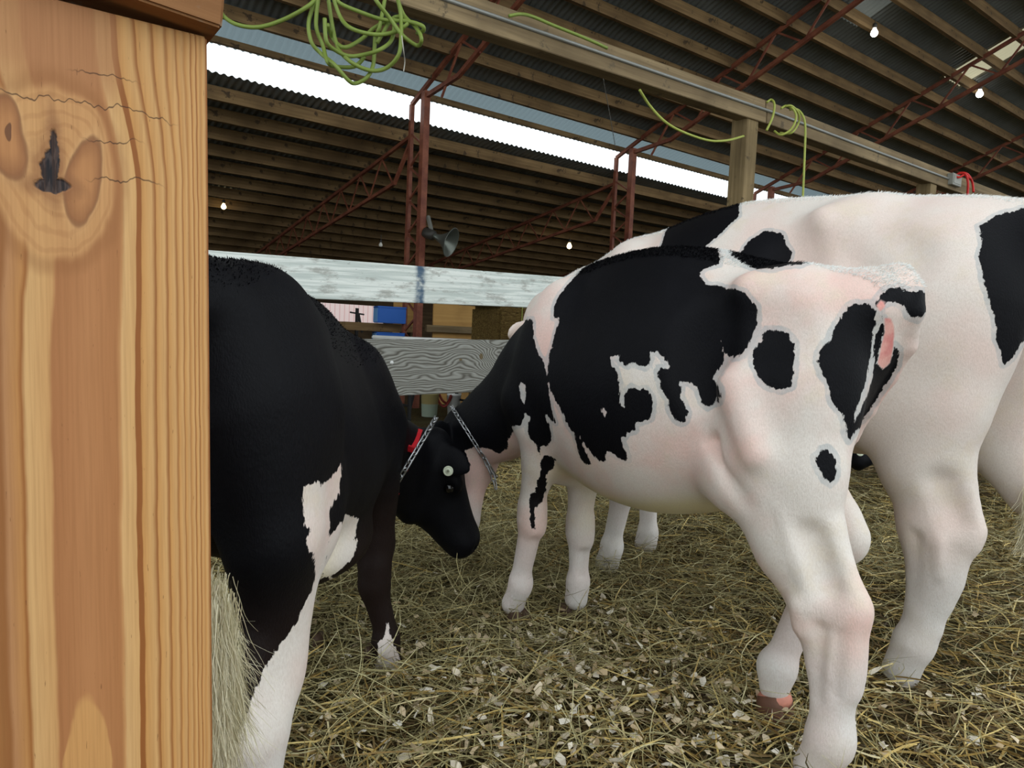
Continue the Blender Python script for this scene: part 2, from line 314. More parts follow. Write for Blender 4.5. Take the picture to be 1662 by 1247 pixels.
    for zc,a0_,a1_ in ((0.966,0.03,0.140),(0.913,0.040,0.080),(0.990,0.058,0.09),(0.94,0.055,0.082)):
        ln=m.math('ABSOLUTE',m.math('SUBTRACT',zj,zc)); mk=m.math('MULTIPLY',m.step(ln,0.0008,0.0002),m.math('MULTIPLY',m.step(s0,a0_-0.01,a0_+0.01),m.step(s0,a1_+0.015,a1_-0.005))); col=m.mix(m.math('MULTIPLY',mk,0.8),col,L3(64,40,26))
    m.color(col); m.bump(m.math('ADD',m.math('MULTIPLY',fib,0.5),m.step(kk,0.8,1.2,0,2.5)),0.4,0.002); return m.m
mb=MB(); mb.box(-0.24,0.0,0.0,0.09,-0.05,1.040,0.0018)
post=mb.build('pen_post',knotty(),loc=AX*EA+BX*PP,rotz=BARN); post.rotation_euler=(0,math.radians(-1.3),BARN)
# shift so that the tilt turns about eye height
post.location=tuple(AX*(EA+0.0175)+BX*PP)
tag(post,'thick fresh pine post with a dark knot filling the left edge','post')
mb=MB(); mb.box(-1.5,-0.0,-0.024,0.11,0,0.094,0.002)
tag(mb.build('pen_rail',wood('cap_wood',L3(120,78,46),L3(176,128,84),0,0.9,0.8,L3(150,140,124)),loc=AX*EA+BX*PP+np.array([0,0,1.041]),rotz=BARN),'brown rail lying across the top of the pine post','rail')
bpy.data.objects['pen_rail'].rotation_euler=(0,math.radians(3.5),BARN)
# white rail and grey rail across the pen
PF=3.273
def white_paint():
    m=NT('peeling_white_paint',0.7,0.25); v=m.coord(); g=m.noise(m.mapping(v,(2.2,60,60)),1.0,4,0.6,0.5); p=m.noise(m.mapping(v,(5,16,16)),1.0,5,0.7); fl=m.noise(m.mapping(v,(30,160,160)),1.0,3)
    c=m.mix(m.step(g,0.38,0.62),L3(196,204,198),L3(232,236,230)); c=m.mix(m.step(p,0.50,0.64,0,0.7),c,L3(150,148,140)); c=m.mix(m.step(fl,0.67,0.72,0,0.9),c,L3(84,84,80))
    X,Y,Z=m.sep(v)
    d=m.math('DIVIDE',m.math('SUBTRACT',m.math('ADD',X,m.math('MULTIPLY',m.math('SUBTRACT',m.noise(v,30,4),0.5),0.02)),1.845),0.030)
    bl=m.math('EXPONENT',m.math('MULTIPLY',m.math('MULTIPLY',d,d),-1.0)); c=m.mix(m.math('MULTIPLY',m.step(bl,0.05,0.9,0,0.9),m.step(m.noise(v,22,3),0.25,0.6)),c,L3(32,72,104))
    m.color(c); m.bump(m.math('ADD',g,p),0.4,0.003); return m.m
def grey_plank():
    m=NT('weathered_grey_plank',0.85,0.15); v=m.coord(); X,Y,Z=m.sep(v)
    def g(xc,zc,wx,wz):
        a=m.math('DIVIDE',m.math('SUBTRACT',X,xc),wx); b=m.math('DIVIDE',m.math('SUBTRACT',Z,zc),wz); return m.math('EXPONENT',m.math('MULTIPLY',m.math('ADD',m.math('MULTIPLY',a,a),m.math('MULTIPLY',b,b)),-1.0))
    w=m.math('MULTIPLY',m.math('SUBTRACT',m.noise(m.mapping(v,(2.6,5,9)),1.0,2),0.5),0.16)
    f=m.math('ADD',m.math('ADD',Z,w),m.math('ADD',m.math('MULTIPLY',g(2.36,0.64,0.10,0.09),0.11),m.math('MULTIPLY',g(2.12,0.66,0.12,0.10),-0.07)))
    sn=m.math('SINE',m.math('MULTIPLY',f,430.0)); sn=m.math('ADD',sn,m.math('MULTIPLY',m.math('SUBTRACT',m.noise(m.mapping(v,(4,80,80)),1.0,3),0.5),1.3))
    c=m.ramp(m.math('ADD',m.math('MULTIPLY',sn,0.5),0.5),[(0.02,L3(96,93,86)),(0.22,L3(122,120,113)),(0.6,L3(140,139,132)),(1.0,L3(150,150,143))])
    kn=m.math('MAXIMUM',g(2.235,0.665,0.014,0.02),g(2.10,0.648,0.012,0.007)); c=m.mix(m.step(kn,0.35,0.6,0,0.85),c,L3(104,86,56))
    fl=m.noise(m.mapping(v,(14,50,50)),1.0,4); c=m.mix(m.step(fl,0.60,0.75,0,0.5),c,L3(104,100,92)); m.color(c); m.bump(sn,0.35,0.003); return m.m
mb=MB(); mb.box(-1.2,7.0,0,0.038,0.945,1.135,0.003)
def sloped(o): o.rotation_euler=(0,math.radians(-1.6),BARN); return o
tag(sloped(mb.build('fence_rail',white_paint(),loc=BX*PF+np.array([0,0,-0.048]),rotz=BARN)),'wide white rail with peeling paint and a blue smear','rail')
mb=MB(); mb.box(-1.2,7.0,0,0.038,0.466,0.757,0.003)
tag(sloped(mb.build('fence_rail',grey_plank(),loc=BX*PF+np.array([0,0,-0.05]),rotz=BARN)),'wide grey weathered rail with swirling grain and a nail head','rail')
mb=MB(); mb.box(-0.05,0.09,0.04,0.13,-0.05,1.2,0.003)
tag(mb.build('fence_post',WM['post'],loc=W(0.25,PF,0),rotz=BARN),'rough fence post behind the black heifer carrying the white rail','post')
tag(mb.build('fence_post',WM['post'],loc=W(3.6,PF,0),rotz=BARN),'rough fence post behind the large white heifer carrying the white rail','post')
# screw head on the grey rail
n=on_perp(636,589,PF-0.002); mb=MB(); mb.lathe([(0.0,0.006),(0.007,0.004),(0.011,0.0)],10,axis=(0,-1,0))
tag(mb.build('washer',plain('bright_zinc',L3(214,214,212),0.4,0.5,0.3),loc=n,rotz=BARN),'bright round fixing on the grey rail','washer')
# overhead beam, post, pipe
PBM=2.89
def beam(a0,a1,z0,slope,label,split=0.078):
    t=thing('wooden_beam',label,'beam',W(a0,PBM,z0),BARN,'timber beams along the pen top'); L_=a1-a0
    for nm,za,zb,y in (('lower_board',0.0,split-0.004,-0.012),('upper_board',split,0.15,0.0)):
        mb=MB(); mb.box(0,L_,y,0.085,za,zb,0.003); o=mb.build(nm,WM['beam'],t); o.rotation_euler=(0,-slope,0)
    return t
beam(0.2,4.13,2.185,0.0215,'near timber beam hung with the green hose')
beam(4.135,15.0,2.272,0.003,'farther timber beam running away past the wooden post')
mb=MB(); mb.box(-0.06,0.06,0.0,0.12,-0.05,2.28,0.003)
tag(mb.build('wooden_post',WM['post'],loc=W(4.005,PBM+0.0,0),rotz=BARN),'square wooden post rising behind the large white heifer','post')
tag(mb.build('wooden_post',WM['post'],loc=W(6.62,PBM+0.0,0),rotz=BARN),'wooden post under the far beam near the red cord','post')
mb=MB(); a_=np.linspace(0.25,7.0,40); pts=[W(a,PBM-0.012,2.185+0.082+(a-0.2)*0.0215 if a<4.13 else 2.272+0.082+(a-4.13)*0.003) for a in a_]; b0=W(0.25,PBM,2.2)
mb.tube([p-b0 for p in pts],0.011,8); tag(mb.build('conduit_pipe',plain('dusty_conduit',L3(136,136,130),0.5,0.5,0.5),loc=b0,smooth=True),'long galvanised conduit clipped along the beam','pipe')
mb=MB(); mb.box(-0.09,0.09,-0.05,0.0,-0.05,0.05,0.004); mb.box(-0.07,0.07,-0.054,-0.05,-0.035,0.035)
jb=W(6.95,PBM-0.001,2.272+0.09); tag(mb.build('junction_box',plain('grey_box',L3(150,150,142),0.5,0.4,0.3),loc=jb,rotz=BARN),'small grey junction box at the end of the conduit','box')

# ------------------------------------------------------------------ hoses and cords
MHOSE=plain('green_hose_rubber',L3(122,140,62),0.5,0.35,0,0.15,5); MCORD=plain('yellow_green_cord',L3(160,168,80),0.5,0.3,0,0.12,9); MRED=plain('red_cord_rubber',L3(196,36,30),0.5,0.35,0,0.1,9)
def cord(name,paths,r,mat,label,cat,group=None):
    P0=np.array(at(*paths[0][0])); mb=MB()
    for p in paths: mb.tube(spline([at(*q)-P0 for q in p],8),r,8)
    return tag(mb.build(name,mat,loc=P0,smooth=True),label,cat,group)
def pl(pts,d0,d1): 
    n=len(pts); return [(x,y,d0+(d1-d0)*i/(n-1)+0.03*math.sin(2.3*i+x)) for i,(x,y) in enumerate(pts)]
LO=[[(352,-30),(354,2),(362,25),(385,40),(420,44),(460,32),(500,10),(525,-14)],
 [(522,-18),(502,30),(505,67),(522,88),(542,104),(566,131),(579,135),(596,125),(606,104),(609,61),(616,44),(628,-20)],
 [(519,-20),(513,40),(524,74),(532,101),(545,108),(575,108),(592,92)],
 [(530,-20),(545,67),(566,98),(599,114),(626,111),(646,91),(651,61),(650,20),(640,-20)],
 [(536,-20),(552,27),(572,47),(609,56),(640,52),(658,42),(662,34),(646,27),(632,36),(612,70)],
 [(600,-20),(612,3),(633,30),(653,57),(677,74),(684,64),(677,47),(657,27),(648,7),(640,-22)],
 [(540,-16),(550,4),(586,20),(623,32),(663,35),(685,42),(687,50),(677,54)],
 [(532,40),(540,62),(559,77),(586,64),(609,44),(640,30)],
 [(527,30),(530,67),(545,82),(566,91),(589,89),(616,81),(636,64),(641,30)]]
cord('garden_hose',[pl(p,2.66+0.03*(i%4),2.74+0.03*((i*2)%3)) for i,p in enumerate(LO)],0.0078,MHOSE,'tangled coils of green hose hanging over the near beam','hose')
cord('cord_length',[pl([(826,26),(845,23),(864,27),(900,42),(940,58),(968,70),(985,78)],3.28,3.66)],0.008,MHOSE,'green cord lying along the top of the near beam','cord')
cord('extension_cord',[pl([(1038,146),(1055,172),(1080,198),(1110,215),(1150,228),(1180,228),(1207,221)],3.95,4.50)],0.0075,MCORD,'yellow green cord swagging from the near beam to the post','cord')
cord('cord_coil',[pl([(1244,212),(1254,190),(1257,170),(1252,162),(1245,166)],4.52,4.56),pl([(1268,176),(1276,172),(1288,178),(1292,192),(1284,210),(1268,219),(1257,213)],4.6,4.62),pl([(1272,174),(1284,172),(1296,184),(1296,200),(1284,216),(1266,216)],4.6,4.66),pl([(1282,178),(1294,178),(1303,188),(1307,206),(1306,250),(1303,322)],4.62,4.6)],0.0075,MCORD,'yellow green cord looped over the beam right of the post','cord')
cord('extension_cord',[pl([(1549,289),(1558,281),(1570,283),(1578,296),(1580,312)],6.3,6.4),pl([(1553,283),(1566,282),(1571,296),(1570,320)],6.3,6.3),pl([(1548,284),(1556,288),(1566,284),(1575,290)],6.28,6.3)],0.010,MRED,'red cord looped over the far beam by the junction box','cord')
cord('steel_wire',[pl([(979,128),(986,166),(993,205),(999,240)],5.6,6.6)],0.003,plain('thin_grey_wire',L3(120,118,112),0.5,0.3),'thin wire hanging from the near beam towards the bright strip','wire')
cord('loose_string',[pl([(652,58),(655,82),(657,100),(655,116)],2.72,2.72)],0.0022,plain('white_string',L3(176,172,160),0.8,0.2),'frayed pale string dangling below the green hose','string')
# ------------------------------------------------------------------ bulbs on drop cords, horn loudspeaker
def emit(name,col,st):
    m=NT(name); m.b.inputs['Emission Color'].default_value=(*col,1); m.b.inputs['Emission Strength'].default_value=st; m.color(col); return m.m
MB_W=emit('warm_bulb_glass',(1.0,0.78,0.40),9.0); MB_C=emit('cool_bulb_glass',(1.0,0.97,0.88),14.0); MB_D=plain('unlit_bulb_glass',L3(220,216,206),0.2,0.6); MSOCK=plain('dark_socket',L3(52,48,42),0.5,0.4)
def bulb(px,py,depth,r,mat,drop,label):
    P=at(px,py,depth); t=thing('light_bulb',label,'light bulb',P,0,'bare bulbs under the roof')
    m=MB(); m.lathe([(0.0,-r),(r*0.5,-r*0.87),(r*0.87,-r*0.5),(r,0),(r*0.85,r*0.55),(r*0.5,r*1.1),(r*0.42,r*1.5)],14); m.build('glass',mat,t,smooth=True)
    m=MB(); m.lathe([(r*0.46,r*1.4),(r*0.62,r*1.45),(r*0.62,r*2.6),(r*0.2,r*2.9)],12); m.build('socket',MSOCK,t,smooth=True)
    m=MB(); m.tube([(0,0,r*2.8),(0.004,0,drop*0.5),(0,0.0,drop)],0.004,6); m.build('drop_cord',MSOCK,t); return t
bulb(363,336,9.3,0.032,MB_W,0.16,'warm lit bulb hanging beside the fresh pine post')
bulb(924,400,11.4,0.040,MB_W,0.10,'warm lit bulb above the back of the large heifer')
bulb(618,398,9.6,0.026,MB_D,0.14,'small unlit white bulb left of the red column')
bulb(1419,54,7.35,0.036,MB_C,0.12,'bright white bulb by the dull grey roof panel')
bulb(1590,153,9.1,0.042,MB_C,0.12,'bright white bulb below the glowing roof panel')
P=at(702,382,7.25); t=thing('horn_loudspeaker','grey horn loudspeaker fixed to the red column','loudspeaker',P,0)
ax=np.array([0.90,-0.30,-0.33]); m=MB(); pr=[(0.028+0.122*(i/14)**2.1,0.02+0.20*i/14) for i in range(15)]; m.lathe([(0.0,0.0),(0.028,0.0)]+pr+[(0.155,0.222),(0.150,0.226)]+[(r*0.96,z+0.003) for r,z in pr[::-1]]+[(0.0,0.05)],28,axis=ax); m.build('horn',plain('grey_horn_paint',L3(104,108,100),0.35,0.5,0.6),t,smooth=True)
m=MB(); m.lathe([(0.0,-0.11),(0.05,-0.10),(0.055,-0.02),(0.05,0.02),(0.0,0.025)],18,axis=ax); m.build('driver',MSOCK,t,smooth=True)
m=MB(); m.bar((0,0,0),(-0.06,0.05,0.20),0.03); m.bar((-0.02,0.02,0.0),(-0.12,0.06,0.02),0.025); m.build('bracket',plain('bracket_grey',L3(120,120,112),0.5,0.4,0.3),t)
# ------------------------------------------------------------------ goods behind the fence
MPLY=wood('plywood_face',L3(176,132,74),L3(206,164,100),0,0.35,0.75,None,0.1); MBLUE=plain('blue_plastic',L3(24,92,180),0.45,0.4,0,0.08,3); MBLUEL=plain('pale_blue_plastic',L3(112,164,220),0.5,0.3,0,0.08,3)
def slab(name,px0,px1,py0,py1,depth,thick,mat,label,cat,legs=None,group=None,to_floor=False):
    """upright panel standing along the barn"""
    A0=at(px0,py1,depth); A1=at(px1,py1,depth); perp=(A0@BX+A1@BX)/2; a0=AP(on_perp(px0,py1,perp))[0]; a1=AP(on_perp(px1,py1,perp))[0]; z0=AP(on_perp((px0+px1)/2,py1,perp))[2]; z1=AP(on_perp((px0+px1)/2,py0,perp))[2]
    if to_floor: z0=-0.02
    m=MB(); m.box(0,a1-a0,0,thick,z0,z1,0.004); o=m.build(name,mat,loc=W(a0,perp,0),rotz=BARN); return tag(o,label,cat,group), (a0,a1,perp,z0,z1)
slab('plywood_sheet',700,786,452,600,8.2,0.02,MPLY,'tan plywood sheet right of the red column','plywood sheet',to_floor=True)
slab('plywood_sheet',636,672,452,600,8.35,0.02,MPLY,'narrow tan plywood sheet left of the red column','plywood sheet',to_floor=True)
slab('support_board',692,800,530,541,8.1,0.04,WM['beam'],'grey board nailed across the tan plywood','board')
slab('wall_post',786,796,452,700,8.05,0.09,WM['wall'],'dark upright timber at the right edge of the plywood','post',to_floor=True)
# shelf with two blue boxes
_,sh=slab('storage_shelf',560,676,525,538,7.5,0.30,WM['purlin'],'brown plank shelf under the upper blue box','shelf')
t=bpy.data.objects['storage_shelf']
m=MB(); m.box(0.02,0.06,0.02,0.28,-0.02,sh[3]); m.box(sh[1]-sh[0]-0.06,sh[1]-sh[0]-0.02,0.02,0.28,-0.02,sh[3]); m.box(0.02,sh[1]-sh[0]-0.02,0.02,0.28,sh[3]-0.21,sh[3]-0.18); m.build('support_frame',WM['wall'],t)
def blue_box(px,py_b,depth,w,d,h,label):
    P=at(px,py_b,depth); t=thing('storage_box',label,'box',P,BARN-0.25,'blue boxes by the red column')
    m=MB(); m.box(-w/2,w/2,0,d,0,h*0.9,0.006); m.build('body',MBLUE,t); m=MB(); m.box(-w/2-0.004,w/2+0.004,-0.004,d+0.004,h*0.9,h,0.004); m.build('lid',MBLUE,t)
    m=MB(); m.box(-w/2-0.003,-w/2,0.01,d-0.01,0.01,h*0.88); m.build('pale_side',MBLUEL,t)  # thin paler blue sheet over the left side of the box
blue_box(636,525,7.45,0.30,0.24,0.175,'blue plastic box on the brown plank shelf'); blue_box(634,557,7.45,0.30,0.24,0.11,'lower blue box beneath the plank shelf')
# folding table
MWHITE=plain('white_plastic',L3(232,232,228),0.45,0.35,0,0.04,4); MBLACK=plain('black_steel',L3(30,30,30),0.45,0.4,0.3)
def table(px0,px1,py,depth,label):
    A0=at(px0,py,depth); perp=A0@BX; a0=AP(A0)[0]; a1=AP(on_perp(px1,py,perp))[0]; z=A0[2]; t=thing('folding_table',label,'table',W((a0+a1)/2,perp,0),BARN); h=(a1-a0)/2
    m=MB(); m.box(-h,h,-0.02,0.6,z-0.035,z,0.01); m.build('tabletop',MWHITE,t)
    for sx in (-1,1):
        x=sx*(h-0.12)
        for y in (0.04,0.54): m=MB(); m.bar((x,y,-0.02),(x,y,z-0.03),0.025); m.build('leg',MBLACK,t)
        m=MB(); m.bar((x,0.04,0.08),(x-sx*0.3,0.3,z-0.04),0.018); m.bar((x,0.04,0.14),(x,0.54,0.14),0.018); m.build('brace',MBLACK,t)
table(652,812,547,6.1,'white topped folding table with black legs behind the grey rail')
# buckets, hay bales, tool rack
def bucket(px,py,depth,r,h,mat,label):
    P=at(px,py,depth); P[2]=-0.02; t=thing('bucket',label,'bucket',P,0.3,'buckets under the folding table'); m=MB(); m.lathe([(0.0,0.0),(r*0.85,0.0),(r,h),(r*1.05,h),(r*1.05,h*0.93),(r*0.97,h*0.9),(r*0.8,0.02),(0.0,0.02)],22); m.build('body',mat,t,smooth=True)
    m=MB(); m.tube([(r*math.cos(k),r*math.sin(k)*0.4,h*0.9-0.5*h*math.sin(k)) for k in np.linspace(0,math.pi,12)],0.004,6); m.build('bail_handle',MBLACK,t)
mbk=NT('labelled_bucket',0.5,0.3); X,Y,Z=mbk.sep(mbk.coord()); mbk.color(mbk.mix(mbk.step(Z,0.12,0.13),L3(190,206,184),L3(196,178,120))); 
bucket(697,668,6.9,0.088,0.24,mbk.m,'pale green and tan bucket on the floor'); bucket(736,668,7.1,0.07,0.22,MWHITE,'white bucket on the floor right of the green one')
cord('red_hose',[pl([(708,640),(714,655),(722,660),(730,650),(734,640)],6.95,7.0),pl([(712,638),(718,650),(726,654),(732,642)],6.97,7.0)],0.012,plain('dull_red_hose',L3(122,46,40),0.6),'dull red hose hanging between the two buckets','hose')
MHAYB=NT('baled_hay',0.95,0.1); v=MHAYB.coord(); k=MHAYB.noise(MHAYB.mapping(v,(14,60,90)),1.0,5,0.7,1.5); MHAYB.color(MHAYB.ramp(k,[(0.35,L3(70,52,26)),(0.55,L3(128,104,58)),(0.7,L3(168,144,88))])); MHAYB.bump(k,1.0,0.03); MHAYB=MHAYB.m
def bale(px,py,depth,z0,label):
    P=at(px,py,depth); P[2]=z0; t=thing('hay_bale',label,'hay bale',P,BARN+0.05,'hay bales behind the fence'); m=MB(); m.box(-0.42,0.42,0,0.44,0,0.36,0.03); m.build('bale',MHAYB,t)
    m=MB(); 
    for x in (-0.16,0.16): m.tube([(x,-0.004,0.0),(x,-0.004,0.362),(x,0.444,0.362),(x,0.444,0.0)],0.004,5)
    m.build('twine',MCORD,t)
bale(862,640,6.6,-0.02,'hay bale lowest in the stack behind the fence'); bale(858,600,6.62,0.34,'hay bale second from the floor behind the fence'); bale(866,560,6.6,0.70,'hay bale on top of the stack behind the fence')
m=MB(); P=at(818,503,6.35); P[2]=1.06; m.box(-0.22,0.5,0.0,0.45,0.0,0.05,0.02); m.box(-0.20,0.2,0.03,0.40,0.05,0.09,0.02); tag(m.build('grey_tarp',plain('grey_canvas',L3(132,128,116),0.9,0.1,0,0.25,12),loc=P,rotz=BARN+0.05),'folded grey tarpaulin on top of the hay stack','tarpaulin')
P=at(578,560,9.5); P[2]=-0.02; t=thing('tool_rack','dark post with crossed arms before the bright opening','rack',P,BARN); z=at(578,498,9.5)[2]
m=MB(); m.bar((0,0,0),(0,0,z),0.035); m.build('upright',MBLACK,t); m=MB(); m.bar((-0.10,0,z-0.06),(0.10,0,z-0.08),0.02); m.bar((0.03,0.02,z-0.08),(0.09,0.02,z-0.32),0.025); m.build('crossarm',MBLACK,t)

# ---------- implicit body: tapered capsules, ellipsoids and a lofted trunk, blended, then meshed with surface nets ----------
def _smin(a, b, k):
    if k <= 1e-6: return np.minimum(a, b)
    h = np.maximum(k - np.abs(a - b), 0) / k
    return np.minimum(a, b) - h * h * k * 0.25
def _cr(xs, ys, x):
    """monotone-ish cubic through stations"""
    xs = np.asarray(xs, float); ys = np.asarray(ys, float)
    d = np.gradient(ys, xs) if len(xs) > 2 else np.full(len(xs), (ys[-1]-ys[0])/(xs[-1]-xs[0]))
    x = np.clip(x, xs[0], xs[-1]); i = np.clip(np.searchsorted(xs, x) - 1, 0, len(xs) - 2)
    h = xs[i+1] - xs[i]; t = (x - xs[i]) / h
    return ((2*t**3-3*t**2+1)*ys[i] + (t**3-2*t**2+t)*h*d[i] + (-2*t**3+3*t**2)*ys[i+1] + (t**3-t**2)*h*d[i+1])
def _prim_box(p):
    k = p['k']
    if p['t'] == 'rc':
        a, b = np.array(p['a']), np.array(p['b']); r = max(p['ra'], p['rb'])
        return np.minimum(a, b) - r, np.maximum(a, b) + r, k
    if p['t'] == 'el':
        c = np.array(p['c']); r = max(p['r'])
        return c - r, c + r, k
    s = np.array(p['st'])
    return (np.array([s[0,0]-.08, -s[:,3].max()+p.get('y',0), s[:,2].min()]), np.array([s[-1,0]+.08, s[:,3].max()+p.get('y',0), s[:,1].max()]), k)
def _prim_d(p, P):
    if p['t'] == 'rc':
        a, b = np.array(p['a'], np.float32), np.array(p['b'], np.float32)
        n = p.get('n'); s = 1.0
        if n is not None:
            n = np.array(n, np.float32); n /= np.linalg.norm(n); s = p['s']
            P = P + (P - a) @ n[..., None] * n * (1/s - 1) if False else P + ((P - a) @ n)[..., None] * (n * (1/s - 1))
            b = b + n * ((b - a) @ n) * (1/s - 1)
        ab = b - a; t = np.clip(((P - a) @ ab) / max(float(ab @ ab), 1e-9), 0, 1)
        q = P - a - t[..., None] * ab
        d = np.sqrt((q*q).sum(-1)) - (p['ra'] + (p['rb'] - p['ra']) * t)
        return d * min(1.0, (s + 1) / 2)
    if p['t'] == 'el':
        q = P - np.array(p['c'], np.float32)
        R = p.get('R')
        if R is not None: q = q @ np.array(R, np.float32).T
        r = np.array(p['r'], np.float32)
        l = np.sqrt((q*q).sum(-1)) + 1e-9; g = np.sqrt(((q / r)**2).sum(-1)) + 1e-9
        return l * (1 - 1/g)
    st = np.array(p['st']); x = P[..., 0]
    ux = np.unique(np.round(x, 5))
    tab = [_cr(st[:,0], st[:,c], ux).astype(np.float32) for c in range(1, 7)]
    idx = np.searchsorted(ux, np.round(x, 5))
    zt, zb, w, zw, n1, n2 = [c[idx] for c in tab]
    zc = zb + (zt - zb) * zw
    y = np.abs(P[..., 1] - p.get('y', 0)); z = P[..., 2] - zc
    up = z > 0
    h = np.where(up, zt - zc, zc - zb); n = np.where(up, n1, n2)
    g = ((y / w)**n + (np.abs(z) / h)**n + 1e-9)**(1 / n)
    l = np.sqrt(y*y + z*z) + 1e-9
    d = l * (1 - 1/g)
    dx = np.maximum(np.maximum(st[0,0] - x, x - st[-1,0]), 0)
    return np.where(dx > 0, np.sqrt(np.maximum(d, 0)**2 + dx*dx) , d)
def build_implicit(prims, cell, smooth=2):
    lo = np.full(3, 9.); hi = np.full(3, -9.)
    for p in prims:
        if p.get('op') == 'sub': continue
        a, b, k = _prim_box(p); lo = np.minimum(lo, a); hi = np.maximum(hi, b)
    lo = lo - 4*cell; hi = hi + 4*cell
    n = np.ceil((hi - lo) / cell).astype(int) + 1
    F = np.full(n, 0.5, np.float32)
    ax = [(lo[i] + cell*np.arange(n[i])).astype(np.float32) for i in range(3)]
    for p in prims:
        a, b, k = _prim_box(p); m = k + 5*cell
        i0 = np.clip(np.floor((a - m - lo)/cell).astype(int), 0, n); i1 = np.clip(np.ceil((b + m - lo)/cell).astype(int) + 1, 0, n)
        if np.any(i1 <= i0): continue
        sl = tuple(slice(i0[i], i1[i]) for i in range(3))
        P = np.stack(np.meshgrid(*[ax[i][sl[i]] for i in range(3)], indexing='ij'), -1)
        d = _prim_d(p, P)
        if p.get('op') == 'sub': F[sl] = -_smin(-F[sl], d, k)
        else: F[sl] = _smin(F[sl], d, k)
    return surface_nets(F, lo, cell, smooth)
def surface_nets(F, lo, cell, smooth=2):
    ins = F < 0
    nx, ny, nz = F.shape
    c = np.zeros((nx-1, ny-1, nz-1), np.int8)
    for i in (0,1):
        for j in (0,1):
            for k in (0,1):
                c += ins[i:nx-1+i, j:ny-1+j, k:nz-1+k]
    act = (c > 0) & (c < 8)
    I = np.argwhere(act)
    vid = np.full(act.shape, -1, np.int64); vid[act] = np.arange(len(I))
    S = np.zeros((len(I), 3)); C = np.zeros(len(I))
    cor = [(i,j,k) for i in (0,1) for j in (0,1) for k in (0,1)]
    val = {q: F[I[:,0]+q[0], I[:,1]+q[1], I[:,2]+q[2]].astype(float) for q in cor}
    for q in cor:
        for a in range(3):
            if q[a] == 0:
                r = list(q); r[a] = 1; r = tuple(r)
                v0, v1 = val[q], val[r]; m = (v0 < 0) != (v1 < 0)
                t = np.where(m, v0 / np.where(m, v0 - v1, 1), 0)
                pt = np.array(q, float)[None] + np.zeros((len(I),3)); pt[:,a] = t
                S[m] += pt[m]; C[m] += 1
    V = lo + cell*(I + S / C[:,None])
    quads = []
    for a in range(3):
        b, cc = (a+1) % 3, (a+2) % 3
        s0 = [slice(None)]*3; s1 = [slice(None)]*3
        s0[a] = slice(0, -1); s1[a] = slice(1, None)
        A, B = ins[tuple(s0)], ins[tuple(s1)]
        E = np.argwhere(A != B)
        E = E[(E[:,b] > 0) & (E[:,cc] > 0) & (E[:,b] < F.shape[b]-1) & (E[:,cc] < F.shape[cc]-1)]
        fl = A[tuple(E.T)]
        def g(db, dc):
            e = E.copy(); e[:,b] += db; e[:,cc] += dc
            return vid[tuple(e.T)]
        q = np.stack([g(-1,-1), g(0,-1), g(0,0), g(-1,0)], 1)
        q[~fl] = q[~fl][:, ::-1]
        quads.append(q)
    Q = np.concatenate(quads)
    Q = Q[(Q >= 0).all(1)]
    # laplacian smoothing
    for it in range(smooth):
        acc = np.zeros_like(V); cnt = np.zeros(len(V))
        for i in range(4):
            u, w = Q[:, i], Q[:, (i+1) % 4]
            for k in range(3):
                acc[:,k] += np.bincount(u, V[w,k], len(V)) + np.bincount(w, V[u,k], len(V))
            cnt += np.bincount(u, minlength=len(V)) + np.bincount(w, minlength=len(V))
        L = acc / np.maximum(cnt, 1)[:,None] - V
        V = V + L * (0.6 if it % 2 == 0 else -0.35)   # Taubin: keeps the volume
    return V, Q
def vnormals(V, Q):
    n = np.cross(V[Q[:,2]] - V[Q[:,0]], V[Q[:,3]] - V[Q[:,1]])
    N = np.zeros_like(V)
    for i in range(4):
        for k in range(3): N[:,k] += np.bincount(Q[:,i], n[:,k], len(V))
    return N / (np.linalg.norm(N, axis=1, keepdims=True) + 1e-12)

